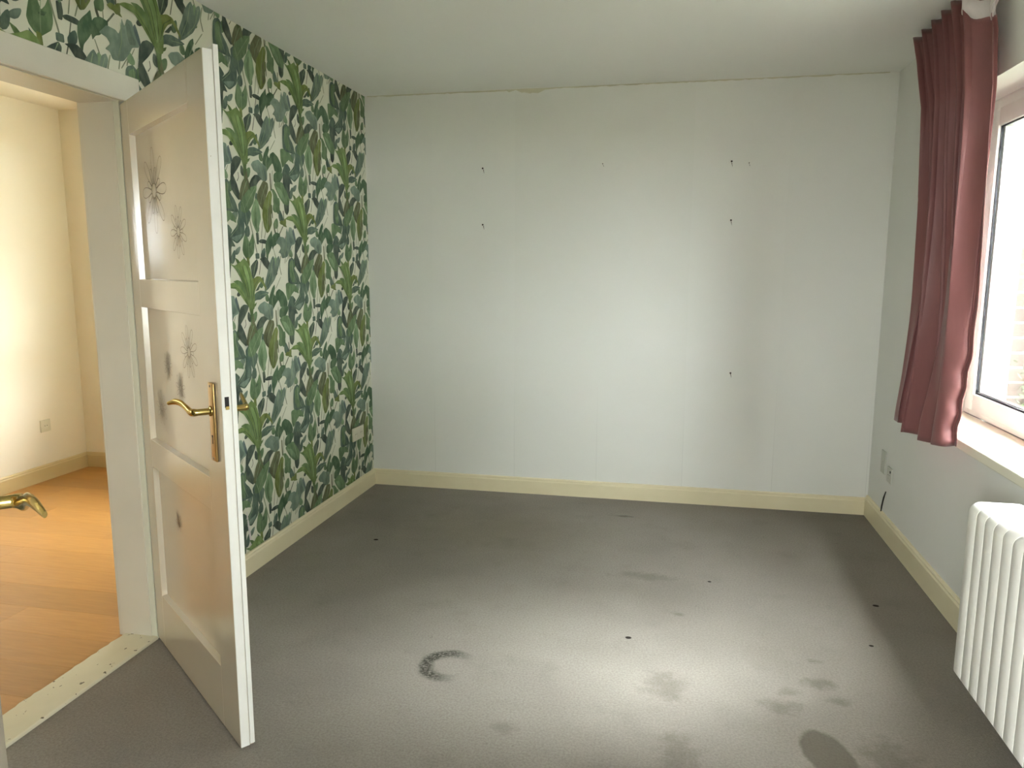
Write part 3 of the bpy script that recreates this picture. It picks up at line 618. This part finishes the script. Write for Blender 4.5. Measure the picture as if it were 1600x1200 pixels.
SL, SR, UW = 0.100, 0.752, 0.897              # stile edges, core width
RAILS = [(0.010, 0.212), (0.712, 0.816), (1.295, 1.392), (1.884, 1.998)]
def door_leaf(root, mirror=False):
    """root at the hinge; local x along the leaf, local -y the face with the deep panels"""
    mx = M['door']
    mesh_obj('stile', boxes(((0.0, 0.0, 0.010), (SL, 0.040, 1.998)), bevel=0.0015), mx, root)
    mesh_obj('stile', boxes(((SR, 0.0, 0.010), (UW - 0.002, 0.040, 1.998)), bevel=0.0015), mx, root)
    bm = boxes(((UW - 0.002, 0.0005, 0.010), (UW, 0.0262, 1.998)), ((UW - 0.002, 0.0272, 0.016), (UW + 0.004, 0.0405, 2.011)), bevel=0.0007)
    e = mesh_obj('door_edge', bm, M['edgegloss'], root); e['label'] = 'chipped white rebated closing edge'
    mesh_obj('top_edge', boxes(((0.0, 0.0265, 1.998), (UW - 0.002, 0.0405, 2.011)), bevel=0.0007), M['edgegloss'], root)
    for a, b in RAILS: mesh_obj('rail', boxes(((SL, 0.0, a), (SR, 0.040, b)), bevel=0.0012), mx, root)
    for (a, b), (c, d) in zip(RAILS, RAILS[1:]):
        bm = bmesh.new(); box(bm, (SL - 0.006, 0.019, b - 0.006), (SR + 0.006, 0.027, c + 0.006))
        mesh_obj('panel', bm, mx, root)
        # moulding inside the recess, bevelled, on both faces
        for y0, y1 in ((0.019, 0.004), (0.027, 0.036)):
            bm = bmesh.new(); g = 0.0035
            o4 = [(SL, b), (SR, b), (SR, c), (SL, c)]; i4 = [(SL + g, b + g), (SR - g, b + g), (SR - g, c - g), (SL + g, c - g)]
            y1 = 0.0015 if y0 < 0.02 else 0.0385
            A = [bm.verts.new((x, y0, z)) for x, z in o4]; Bv = [bm.verts.new((x, y1, z)) for x, z in o4]; Cv = [bm.verts.new((x, y0, z)) for x, z in i4]
            for k in range(4):
                k2 = (k + 1) % 4
                bm.faces.new((A[k], A[k2], Bv[k2], Bv[k])); bm.faces.new((Bv[k], Bv[k2], Cv[k2], Cv[k])); bm.faces.new((Cv[k], Cv[k2], A[k2], A[k]))
            mesh_obj('moulding', bm, M['door'], root)
    # lock in the closing edge
    lk = mesh_obj('lock', boxes(((UW - 0.001, 0.004, 0.93), (UW + 0.0006, 0.022, 1.09))), M['edgegloss'], root)
    mesh_obj('latch', boxes(((UW, 0.008, 1.046), (UW + 0.0012, 0.020, 1.076))), M['dark'], lk)
    mesh_obj('latch_bolt', boxes(((UW, 0.009, 1.040), (UW + 0.006, 0.019, 1.050)), bevel=0.001), M['brass'], lk)

ANG = math.atan2(-0.625, 0.781)
d1 = empty('door_1', (0.003, 2.407, 0), ANG); tag(d1, 'cream panelled door standing half open on the left, with line drawn flowers', 'door', kind='structure')
door_leaf(d1)
handle(d1, 0.826, 1.028, 0.0, -1)
handle(d1, 0.826, 1.028, 0.0405, 1)
for z in (0.25, 1.02, 1.80):           # hinges
    bm = bmesh.new(); sweep(bm, [(-0.006, 0.034, z - 0.045), (-0.006, 0.034, z + 0.045)], [0.006, 0.006], n=12); mesh_obj('hinge', bm, M['steel'], d1, smooth=True)

def flower(u, z, R, m, w=0.0016, n=8, y=0.0186, rot=0.0, inner=True):
    bm = bmesh.new()
    def loop(pts):
        k = len(pts); vin, vo = [], []
        for i in range(k):
            a, b = Vector(pts[i - 1]), Vector(pts[(i + 1) % k]); t = (b - a).normalized(); nn = Vector((-t.y, t.x)) * w / 2; p = Vector(pts[i])
            vin.append(bm.verts.new((u + p.x - nn.x, y, z + p.y - nn.y))); vo.append(bm.verts.new((u + p.x + nn.x, y, z + p.y + nn.y)))
        for i in range(k): bm.faces.new((vin[i - 1], vin[i], vo[i], vo[i - 1]))
    def petal(a, r0, r1, wd):
        pts = []
        for i in range(20):
            s = 2 * math.pi * i / 20; c = (1 - math.cos(s)) / 2; rad_ = r0 + (r1 - r0) * c; off = wd * math.sin(s) * (0.35 + 0.65 * c)
            pts.append((rad_ * math.cos(a) - off * math.sin(a), rad_ * math.sin(a) + off * math.cos(a)))
        loop(pts)
    for i in range(n): petal(rot + math.pi / 2 + 2 * math.pi * i / n, 0.18 * R, R, 0.17 * R)
    if inner:
        for i in range(n): petal(rot + math.pi / 2 + 2 * math.pi * (i + 0.5) / n, 0.16 * R, 0.56 * R, 0.10 * R)
    loop([(0.17 * R * math.cos(2 * math.pi * i / 16), 0.17 * R * math.sin(2 * math.pi * i / 16)) for i in range(16)])
    return mesh_obj('flower_drawing', bm, m, d1)
flower(0.292, 1.683, 0.138, M['line'], 0.0022)
flower(0.530, 1.542, 0.082, M['line'], 0.0018, n=9, rot=0.2)
flower(0.560, 1.172, 0.084, M['line'], 0.0018, n=9, rot=0.15)
flower(0.318, 1.104, 0.050, M['line2'], 0.0022, n=9)
flower(0.446, 1.045, 0.050, M['line2'], 0.0024, n=9)
flower(0.205, 0.945, 0.062, M['line2'], 0.0020, n=9)
flower(0.322, 0.560, 0.038, M['line2'], 0.0016, n=7)

# second door, standing open right beside the camera: only its handle and the foot of its edge reach into the picture
hx2, hy2 = 1.53, 0.224; fx, fy = 0.937, 0.875
d2 = empty('door_2', (hx2, hy2, 0), math.atan2(fy - hy2, fx - hx2)); tag(d2, 'cream door opened against the left edge of the view, brass lever showing', 'door', kind='structure')
L2 = math.hypot(fx - hx2, fy - hy2)
bm = boxes(((0.0, 0.0, 0.010), (0.10, 0.040, 1.998)), ((L2 - 0.14, 0.0, 0.010), (L2, 0.040, 1.998)), bevel=0.0015); mesh_obj('stile', bm, M['door'], d2)
for a, b in RAILS: mesh_obj('rail', boxes(((0.10, 0.0, a), (L2 - 0.14, 0.040, b)), bevel=0.0012), M['door'], d2)
for (a, b), (c, d) in zip(RAILS, RAILS[1:]): mesh_obj('panel', boxes(((0.094, 0.014, b - 0.006), (L2 - 0.134, 0.026, c + 0.006))), M['door'], d2)
handle(d2, L2 - 0.062, 1.103, 0.0, -1)

# ---------------------------------------------------- window in the right wall
FX = W + 0.23
w1 = empty('window_1', (FX, (WY0 + WY1) / 2, WZ0)); tag(w1, 'white plastic casement window in the right wall', 'window', kind='structure')
cyw = (WY0 + WY1) / 2
def wb(*b, bevel=0.002): return boxes(*[((a[0] - FX, a[1] - cyw, a[2] - WZ0), (c[0] - FX, c[1] - cyw, c[2] - WZ0)) for a, c in b], bevel=bevel)
fr = 0.062
mesh_obj('frame', wb(((FX, WY0, WZ0), (FX + 0.07, WY0 + fr, WZ1)), ((FX, WY1 - fr, WZ0), (FX + 0.07, WY1, WZ1)), ((FX, WY0 + fr, WZ0), (FX + 0.07, WY1 - fr, WZ0 + 0.035)),
                    ((FX, WY0 + fr, WZ1 - 0.055), (FX + 0.07, WY1 - fr, WZ1)), ((FX, 2.010, WZ0 + 0.035), (FX + 0.07, 2.070, WZ1 - 0.055))), M['pvc'], w1)
for y0, y1 in ((2.060, WY1 - fr + 0.008), (WY0 + fr - 0.008, 2.020)):
    z0, z1 = WZ0 + 0.028, WZ1 - 0.048; t = 0.078; x0, x1 = FX - 0.016, FX + 0.056
    sh = mesh_obj('sash', wb(((x0, y0, z0), (x1, y0 + t, z1)), ((x0, y1 - t, z0), (x1, y1, z1)), ((x0, y0 + t, z0), (x1, y1 - t, z0 + t)), ((x0, y0 + t, z1 - t), (x1, y1 - t, z1)), bevel=0.005), M['pvc'], w1, smooth=True)
    g = 0.005; a, b, c, d = y0 + t, y1 - t, z0 + t, z1 - t
    mesh_obj('gasket', wb(((x0 + 0.012, a, c), (x0 + 0.020, a + g, d)), ((x0 + 0.012, b - g, c), (x0 + 0.020, b, d)), ((x0 + 0.012, a + g, c), (x0 + 0.020, b - g, c + g * 1.6)), ((x0 + 0.012, a + g, d - g), (x0 + 0.020, b - g, d)), bevel=0), M['gasket'], sh)
    mesh_obj('spacer', wb(((x0 + 0.026, a, c), (x0 + 0.040, a + 0.007, d)), ((x0 + 0.026, b - 0.011, c), (x0 + 0.040, b, d)), ((x0 + 0.026, a, c), (x0 + 0.040, b, c + 0.011)), bevel=0), M['pvc'], sh)
    mesh_obj('pane', wb(((x0 + 0.021, a, c), (x0 + 0.025, b, d)), bevel=0), M['glass'], sh)
    mesh_obj('pane', wb(((x0 + 0.041, a, c), (x0 + 0.045, b, d)), bevel=0), M['glass'], sh)
bm = wb(((FX - 0.026, 2.085, 1.40), (FX - 0.016, 2.115, 1.47)), ((FX - 0.052, 2.092, 1.425), (FX - 0.026, 2.108, 1.441)), ((FX - 0.058, 2.092, 1.31), (FX - 0.046, 2.108, 1.441)), bevel=0.003)
mesh_obj('window_handle', bm, M['pvc'], w1)
# inner sill board
sl = mesh_obj('window_sill', wb(((W - 0.022, WY0 - 0.03, WZ0 - 0.040), (FX + 0.0, WY1 + 0.0, WZ0 - 0.0015)), bevel=0.004), M['sill'], w1)
# roller shutter box behind the head
mesh_obj('outer_sill', wb(((FX + 0.07, WY0, WZ0 - 0.03), (W + 0.56, WY1, WZ0 + 0.012)), bevel=0.002), M['steel'], w1)

# ---------------------------------------------------- outside: white rendered reveal, brick leaf, garden
OY = 4.175
struct('wall_outside_reveal', boxes(((W + 0.312, OY + 0.006, -0.6), (W + 0.503, D + 0.3, 3.1)), ((W + 0.312, WY1 + 0.03, -0.6), (W + 0.34, OY + 0.006, 3.1))), M['outwhite'], 'white rendered reveal between window and brickwork', 'wall')
ow = struct('wall_outside', boxes(((W + 0.505, OY + 0.006, -0.6), (W + 0.605, 6.2, 3.1))), M['mortar'], 'sunlit red brick reveal outside the window', 'wall')
rnd = random.Random(9); bmeshes = []
for i in range(3):
    for Lb in (0.105, 0.225):
        bm = boxes(((0, 0, 0), (0.109, Lb, 0.063)), bevel=0.0025, seg=1); me = bpy.data.meshes.new('brick'); bm.to_mesh(me); bm.free(); me.materials.append(BR[i]); bmeshes.append(me)
for c in range(26):
    z = 0.505 + c * 0.0752; y = OY; first = c % 2
    for k in range(3):
        Lb = 0 if (first and k == 0) else 1
        o = bpy.data.objects.new('brick', bmeshes[2 * rnd.randrange(3) + Lb]); C.objects.link(o); o.parent = ow
        o.location = (W + 0.503 + rnd.uniform(-0.001, 0.001), y + rnd.uniform(-0.001, 0.001), z); y += (0.225 if Lb else 0.105) + 0.011
struct('ground_garden', boxes(((-30, -30, -0.66), (30, 40, -0.6))), M['grass'], 'green lawn around the house', 'lawn')

def leaf_quad(bm, p, s, rnd):
    a = rnd.uniform(0, 6.28); t = rnd.uniform(-0.9, 0.9)
    d = Vector((math.cos(a) * math.cos(t), math.sin(a) * math.cos(t), math.sin(t))); q = d.cross(Vector((rnd.uniform(-1, 1), rnd.uniform(-1, 1), 1))).normalized()
    n3 = d.cross(q)
    pts = [p, p + d * s * 0.35 + q * s * 0.26 + n3 * s * 0.05, p + d * s * 0.75 + q * s * 0.2, p + d * s, p + d * s * 0.75 - q * s * 0.2, p + d * s * 0.35 - q * s * 0.26 + n3 * s * 0.05]
    bm.faces.new([bm.verts.new(v) for v in pts])

# flowering shrub right outside the glass
sh = empty('flowering_shrub', (3.86, 3.98, -0.6)); tag(sh, 'tall leafy green garden shrub with a pale bloom outside the window, with added foliage shading the bricks', 'shrub')
rnd = random.Random(21); bm = bmesh.new(); tips = [Vector((-0.235, 0.11, 1.58)), Vector((-0.225, 0.09, 1.45)), Vector((-0.20, 0.12, 1.66)), Vector((-0.215, 0.06, 1.36))]
for i in range(14):
    a = rnd.uniform(-2.2, 2.2); r = rnd.uniform(0.08, 0.28); tips.append(Vector((r * math.cos(a), min(0.06, r * math.sin(a)), rnd.uniform(1.2, 1.8))))
for t in tips:
    P, R_ = smooth_path([(t.x * 0.15, t.y * 0.15, 0), t * 0.6 + Vector((0, 0, 0.1)), t], [0.012, 0.008, 0.003], 4); sweep(bm, P, R_, n=6)
sweep(bm, [(-0.10, 0.09, 1.74), (-0.275, 0.10, 1.865)], [0.004, 0.0025], n=6); sweep(bm, [(-0.05, 0.05, 1.6), (-0.10, 0.09, 1.74)], [0.005, 0.004], n=6)
sweep(bm, [(0.0, 0.0, 1.5), (-0.1, 0.08, 1.85), (-0.205, 0.10, 1.92)], [0.007, 0.005, 0.004], n=6)
mesh_obj('branch', bm, M['bark'], sh)
bm = bmesh.new()
for q, t in enumerate(tips):
    for k in range(46):
        f = rnd.uniform(0.62 if q < 4 else 0.4, 1.0); leaf_quad(bm, t * f + Vector((rnd.gauss(0, 0.022), rnd.gauss(0, 0.022), rnd.gauss(0, 0.03))), rnd.uniform(0.03, 0.055), rnd)
tag(mesh_obj('leaf', bm, M['leaf'], sh), kind='stuff')
bm = bmesh.new()
for k in range(160):
    a, t = rnd.uniform(0, 6.28), rnd.uniform(-1.4, 1.5); leaf_quad(bm, Vector((-0.215, 0.10, 1.935)) + Vector((math.cos(a) * math.cos(t), math.sin(a) * math.cos(t), math.sin(t))) * 0.036, 0.03, rnd)
tag(mesh_obj('bloom', bm, M['bloom'], sh), 'pale green white flower head')

# added dense back part, out of view, to shade the brick reveal
rnd = random.Random(33); bm = bmesh.new()
for k in range(9):
    a = k * 0.7; sweep(bm, [(0.05 * math.cos(a), 0.05 * math.sin(a), 0), (0.3 * math.cos(a), 0.3 * math.sin(a), 1.4), (0.42 * math.cos(a), 0.42 * math.sin(a), 2.6)], [0.02, 0.014, 0.005], n=6)
mesh_obj('branch', bm, M['bark'], sh, loc=(0.52, -0.60, 0))
bm = bmesh.new()
for k in range(5200):
    a, q = rnd.uniform(0, 6.28), rnd.uniform(0.10, 1.0); rr = 0.60 * math.sqrt(rnd.uniform(0.1, 1)) * (1 - 0.55 * max(0, q - 0.7) / 0.3)
    leaf_quad(bm, Vector((rr * math.cos(a), rr * math.sin(a) * 0.95, q * 3.2)), rnd.uniform(0.10, 0.17), rnd)
tag(mesh_obj('foliage', bm, M['leaf'], sh, loc=(0.52, -0.60, 0)), kind='stuff')

# added hedges out of view: they block sky light, gaps shape the beams
def hedge(x0, y0, x1, y1, h, label, seed, z0=0.0):
    rnd = random.Random(seed); t = empty('added_hedge', ((x0 + x1) / 2, (y0 + y1) / 2, -0.6)); tag(t, label, 'hedge')
    ax, ay = (x1 - x0) / 2, (y1 - y0) / 2
    mesh_obj('branches', boxes(((-ax + 0.25, -ay + 0.25, z0 + 0.1), (ax - 0.25, ay - 0.25, h - 0.3)), bevel=0.15), M['needle'], t)
    for k in range(max(2, int(ay * 2 / 1.6)) if z0 else 0):
        yy = -ay + 0.5 + k * (2 * ay - 1.0) / (max(2, int(ay * 2 / 1.6)) - 1)
        bm = bmesh.new(); sweep(bm, [(0, yy, 0), (0.02, yy, z0 + 0.4)], [0.09, 0.07], n=8); mesh_obj('trunk', bm, M['bark'], t)
    bm = bmesh.new()
    for k in range(int(34 * h * (ax + ay))):
        s = rnd.random(); e = rnd.random() * 2 * (ax + ay) * 2; z = z0 + rnd.random() * (h - z0)
        if rnd.random() < 0.15: p = (rnd.uniform(-ax, ax), rnd.uniform(-ay, ay), h - 0.3 + rnd.uniform(-0.1, 0.35))
        elif rnd.random() < ax / (ax + ay): p = (rnd.uniform(-ax, ax), rnd.choice((-1, 1)) * (ay - rnd.uniform(0, 0.3)), z)
        else: p = (rnd.choice((-1, 1)) * (ax - rnd.uniform(0, 0.3)), rnd.uniform(-ay, ay), z)
        leaf_quad(bm, Vector(p), rnd.uniform(0.25, 0.45), rnd)
    tag(mesh_obj('foliage', bm, M['needle'], t), kind='stuff')
hedge(9.3, -2.2, 10.5, 2.7, 6.4, 'added unseen tall clipped hedge on bare trunks facing the window across the lawn', 41, 2.6)
hedge(9.3, 4.0, 10.5, 16.0, 6.4, 'added unseen long tall hedge to the left of the gap, on bare trunks', 42, 2.6)
hedge(3.75, -4.6, 4.45, -3.2, 7.0, 'added unseen tall hedge running out from the house wall', 43)
hedge(-16.0, 30.0, 12.0, 32.0, 19.5, 'added unseen dense row of conifers far behind the house', 44)  # added far row, limits low sky light reaching the laminate


# ---------------------------------------------------- radiator under the window
RX0, RX1, RZ0, RZ1, RP = 2.857, 3.025, 0.135, 0.716, 0.0622
ra = empty('radiator', ((RX0 + RX1) / 2, 2.515, 0)); tag(ra, 'white enamelled column radiator under the window with chipped paint', 'radiator')
def section_mesh():
    bm = bmesh.new(); w = 0.0262; hx_ = (RX1 - RX0) / 2
    def ring(y, ins):      # rounded upright outline, drawn in by ins
        vs_ = []
        for cx_, cz_, a0, rr in ((hx_, RZ1, 0, 0.034), (-hx_, RZ1, 90, 0.034), (-hx_, RZ0, 180, 0.017), (hx_, RZ0, 270, 0.017)):
            ox = cx_ - math.copysign(rr, cx_); oz = cz_ - rr if cz_ > 0.5 else cz_ + rr
            for k in range(7):
                a = math.radians(a0 + 15 * k); vs_.append(bm.verts.new((ox + (rr - ins) * math.cos(a), y, oz + (rr - ins) * math.sin(a))))
        return vs_
    rings = [ring(y, s) for y, s in ((-0.0299, 0.018), (-0.0299, 0.0020), (-0.0295, 0.0006), (-0.0286, 0.0), (0.0286, 0.0), (0.0295, 0.0006), (0.0299, 0.0020), (0.0299, 0.018))]
    for r0, r1 in zip(rings, rings[1:]):
        for k in range(len(r0)): bm.faces.new((r0[k], r0[(k + 1) % len(r0)], r1[(k + 1) % len(r0)], r1[k]))
    bm.faces.new(rings[0][::-1]); bm.faces.new(rings[-1])
    for z in (0.20, RZ1 - 0.055): sweep(bm, [(0, -RP / 2, z), (0, RP / 2, z)], [0.022, 0.022], n=14)
    return bm
s0 = mesh_obj('section', section_mesh(), M['rad'], ra, smooth=True, angle=40); s0.location = (0, -0.030, 0)
for k in range(1, 21):
    o = s0.copy(); C.objects.link(o); o.parent = ra; o.location = (0, -0.030 - RP * k, 0)
bm = bmesh.new()
for z in (0.20, RZ1 - 0.055):
    bm = bmesh.new(); sweep(bm, [(0, 0.0, z), (0, 0.008, z)], [0.020, 0.017], n=6); mesh_obj('end_plug', bm, M['rad'], ra)
for k in (3, 17):
    mesh_obj('wall_bracket', boxes(((0.0, -RP * k - 0.006 - 0.0, 0.30), (W - (RX0 + RX1) / 2 - 0.0005, -RP * k + 0.004, 0.322))), M['rad'], ra)
    if k > 10: mesh_obj('foot', boxes(((-0.05, -RP * k - 0.006, 0.0), (0.05, -RP * k + 0.004, 0.01)), ((-0.012, -RP * k - 0.006, 0.0), (0.012, -RP * k + 0.004, 0.16))), M['rad'], ra)
bm = bmesh.new(); yb = -0.030 - RP * 21
sweep(bm, [(0, yb + 0.03, 0.20), (0, yb - 0.05, 0.20)], [0.012, 0.012], n=10); sweep(bm, [(0, yb - 0.045, 0.21), (0, yb - 0.045, 0.0)], [0.010, 0.010], n=10)
mesh_obj('pipe', bm, M['rad'], ra, smooth=True)

# ---------------------------------------------------- curtain
cu = empty('curtain', (3.0, 3.45, 0)); tag(cu, 'dusky rose satin curtain gathered at the far end of the window', 'curtain')
def interp(tab, z):
    for (z0, v0), (z1, v1) in zip(tab, tab[1:]):
        if z <= z0 and z >= z1: return v0 + (v1 - v0) * (z0 - z) / (z0 - z1)
    return tab[0][1] if z > tab[0][0] else tab[-1][1]
YL = [(2.49, 4.025), (2.36, 3.93), (2.135, 3.815), (1.69, 3.785), (1.2, 3.805), (0.95, 3.84), (0.7, 3.9)]
YR = [(2.49, 3.255), (2.31, 3.18), (2.1, 3.14), (1.64, 3.13), (1.25, 3.105), (1.1, 3.1), (0.986, 3.117), (0.7, 3.165)]
NF = 6.5
def fold(t, z):
    k = max(0.0, min(1.0, (2.3 - z) / 1.5))
    ph = NF * t * 2 * math.pi
    tight = math.sin(ph) + 0.28 * math.sin(2 * ph + 0.9)
    loose = math.sin(ph * 0.62 + 0.5) * 1.0 + 0.35 * math.sin(ph * 1.24 + 2.0) + 0.12 * math.sin(ph * 2.3 + 6 * z)
    return tight * (1 - 0.75 * k) + loose * 0.75 * k
ns, nz = 260, 60
bm = bmesh.new(); grid = []
for i in range(ns + 1):
    t = i / ns; colv = []
    ztop = 2.489 - 0.010 * (0.5 + 0.5 * math.sin(NF * t * 2 * math.pi)) - (0.115 * max(0.0, min(1.0, (t - 0.86) / 0.05)))
    zb = interp([(1, 0.725), (0.72, 0.708), (0.55, 0.700), (0.25, 0.712), (0.0, 0.745)], t) if False else 0.745 - 0.045 * math.sin(math.pi * min(1, t * 0.9)) + 0.02 * t
    for j in range(nz + 1):
        z = ztop + (zb - ztop) * j / nz
        yl, yr = interp(YL, z), interp(YR, z)
        amp = interp([(2.49, 0.044), (2.1, 0.049), (1.4, 0.047), (0.7, 0.044)], z)
        tt = t + 0.018 * math.sin(NF * t * 4 * math.pi)
        crease = 0.012 * math.exp(-((t - 0.97) / 0.05) ** 2) * math.sin(z * 38 + 3 * math.sin(z * 7)) * max(0, min(1, (1.4 - z) / 0.3))
        x = 3.025 + amp * fold(t, z) * (1 - 0.35 * max(0, (t - 0.9) / 0.1)) + (0.028 if z < 1.3 else 0) * max(0, min(1, (1.3 - z) / 0.5)) * -0.5
        far = max(0.0, 1 - t / 0.10); x += (3.094 - x) * far ** 0.8; y_far = (3.94 - yl) * far
        x = min(x, W - 0.008 if z > 0.76 else W - 0.028)
        y = yl + (yr - yl) * tt + y_far - crease + 0.008 * math.sin(5 * z + 9 * t)
        colv.append(bm.verts.new((x - 3.0, y - 3.45, z)))
    grid.append(colv)
for i in range(ns):
    for j in range(nz): bm.faces.new((grid[i][j], grid[i + 1][j], grid[i + 1][j + 1], grid[i][j + 1]))
top_end = [(v[0].co.copy(), v[1].co.copy()) for v in grid[int(ns * 0.885):]]
cf = mesh_obj('fabric', bm, M['curtain'], cu, smooth=True, angle=180)
md = cf.modifiers.new('thickness', 'SOLIDIFY'); md.thickness = 0.002; md.offset = 0
# white heading tape showing at the unhooked near end
bm = bmesh.new(); prev = None
for i, (a, b) in enumerate(top_end):
    d = Vector((0.010 * math.sin(i * 0.7), 0, 0)); lo = a + Vector((-0.003, 0, -0.012 - 0.008 * math.sin(i * 0.9))); hi = a + Vector((0.004, -0.004, 0.062 + 0.006 * math.sin(i * 1.3))) + d
    v2 = [bm.verts.new(lo), bm.verts.new((lo + hi) / 2 + Vector((-0.006, -0.003, 0))), bm.verts.new(hi), ]
    if prev:
        bm.faces.new((prev[0], v2[0], v2[1], prev[1])); bm.faces.new((prev[1], v2[1], v2[2], prev[2]))
    prev = v2
hp = mesh_obj('heading_tape', bm, M['white_tape'], cu, smooth=True, angle=180); hp['label'] = 'crumpled white heading tape'
md = hp.modifiers.new('thickness', 'SOLIDIFY'); md.thickness = 0.003
for i in range(7):
    t = (i + 0.3) / NF
    if t > 0.86: continue
    yy = 3.955 + (3.20 - 3.955) * t - 3.45
    bm = bmesh.new(); sweep(bm, [(0.024, yy, 2.470), (0.024, yy, 2.493)], [0.003, 0.003], n=8); mesh_obj('hook', bm, M['pvc'], cu)
# unseen pair added to bound the floor's light pool: mirrored copy of the cloth
cu2 = empty('curtain', (3.0, 1.93, 0)); tag(cu2, 'added unseen dusky rose satin curtain drawn back at the near end of the window', 'curtain')
me2 = cf.data.copy()
for v in me2.vertices: v.co.y = -(v.co.y + 0.02) * 1.25 + 0.02; v.co.z = 2.482 - (2.482 - v.co.z) * 0.975
cf2 = cf.copy(); cf2.data = me2; C.objects.link(cf2); cf2.parent = cu2
rl = mesh_obj('curtain_rail', boxes(((3.012, 0.9, 2.4935), (3.036, 3.9, 2.5)), bevel=0.002), M['pvc']); tag(rl, 'slim white curtain rail fixed to the ceiling above the window', 'curtain rail')

# ---------------------------------------------------- sockets and small things on the walls
def plate(root, w, h, dpt, axis_m, holes):
    """cover plate in the local x-z plane, facing local -y"""
    mesh_obj('cover', boxes(((-w / 2, -dpt, -h / 2), (w / 2, 0.001, h / 2)), bevel=0.0025), axis_m, root, smooth=True)
    for hx_, r in holes:
        bm = bmesh.new(); n_ = 24
        ra_ = [[bm.verts.new((hx_ + rr * math.cos(2 * math.pi * k / n_), -dpt - yy, rr * math.sin(2 * math.pi * k / n_))) for k in range(n_)] for rr, yy in ((r * 1.12, -0.0004), (r * 1.12, 0.0018), (r, 0.0018), (r * 0.94, 0.0003))]
        for a, b in zip(ra_, ra_[1:]):
            for k in range(n_): bm.faces.new((a[k], a[(k + 1) % n_], b[(k + 1) % n_], b[k]))
        bm.faces.new(ra_[-1]); ins = mesh_obj('insert', bm, axis_m, root)
        bm = bmesh.new()
        for q in (-0.0095, 0.0095): sweep(bm, [(hx_ + q, -dpt - 0.0002, 0), (hx_ + q, -dpt - 0.0009, 0)], [0.0028, 0.0028], n=10)
        mesh_obj('pin_hole', bm, M['dark'], ins)
so = empty('wall_socket', (0.003, 4.362, 0.402), math.radians(90)); tag(so, 'cream double socket plate on the leaf wallpaper near the back corner', 'socket')
plate(so, 0.165, 0.084, 0.009, M['plastic'], ((-0.04, 0.019), (0.04, 0.019)))
so = empty('wall_socket', (W, 4.205, 0.352), math.radians(-90)); tag(so, 'off white single socket on the right wall, nearer the radiator', 'socket')
plate(so, 0.082, 0.082, 0.010, M['plastic2'], ((0.0, 0.019),))
bm = bmesh.new(); sweep(bm, [(0.026, -0.010, 0.022), (0.026, -0.0125, 0.022)], [0.007, 0.007], n=10); mesh_obj('switch_hole', bm, M['dark'], so)
so = empty('cover_plate', (W, 4.345, 0.390), math.radians(-90)); tag(so, 'painted over blank cover plate on the right wall close to the back corner', 'cover plate')
plate(so, 0.082, 0.125, 0.006, M['plastic2'], ())
bm = bmesh.new(); sweep(bm, [(0, -0.006, 0), (0, -0.0085, 0)], [0.005, 0.004], n=10); mesh_obj('screw', bm, M['plastic2'], so)
so = empty('wall_socket', (NX, 4.249, 0.372), math.radians(90)); tag(so, 'cream single socket on the wall of the next room', 'socket')
plate(so, 0.082, 0.082, 0.009, M['plastic'], ((0.0, 0.019),))
# short dark cable end above the right baseboard
bm = bmesh.new(); P, R_ = smooth_path([(W - 0.002, 4.262, 0.245), (W - 0.008, 4.272, 0.205), (W - 0.010, 4.285, 0.160), (W - 0.012, 4.288, 0.126)], [0.0025, 0.004, 0.004, 0.003], 5); sweep(bm, P, R_, n=8)
tag(mesh_obj('cable_stub', bm, M['dark'], smooth=True), 'short black cable end hanging out of the right wall above the baseboard', 'cable')
# nails left in the back wall
NAILS = [(0.766, 2.042, 'small rusty nail high on the left part of the back wall, upper one'), (0.765, 1.703, 'small rusty nail on the left part of the back wall, lower one'),
         (1.500, 2.051, 'small rusty nail high in the middle of the back wall'), (2.238, 2.046, 'rusty nail high on the right of the back wall, left in a close pair'),
         (2.335, 2.035, 'fainter nail high on the right of the back wall, right in a close pair'), (2.249, 1.715, 'small rusty nail on the right part of the back wall, halfway up'),
         (2.286, 0.821, 'small rusty nail low on the right part of the back wall')]
for x, z, lb in NAILS:
    bm = bmesh.new(); k = 0.55 if ('middle' in lb or 'fainter' in lb) else 1.0
    sweep(bm, [(x, D + 0.004, z), (x, D - 0.012, z + 0.002)], [0.0025 * k, 0.0025 * k], n=8); sweep(bm, [(x, D - 0.012, z + 0.002), (x, D - 0.0145, z + 0.002)], [0.0055 * k, 0.0045 * k], n=10)
    sweep(bm, [(x + 0.002, D - 0.0005, z - 0.004), (x + 0.006, D - 0.001, z - 0.026 * k)], [0.002 * k, 0.0008], n=6)
    tag(mesh_obj('wall_nail', bm, M['nail']), lb, 'nail')
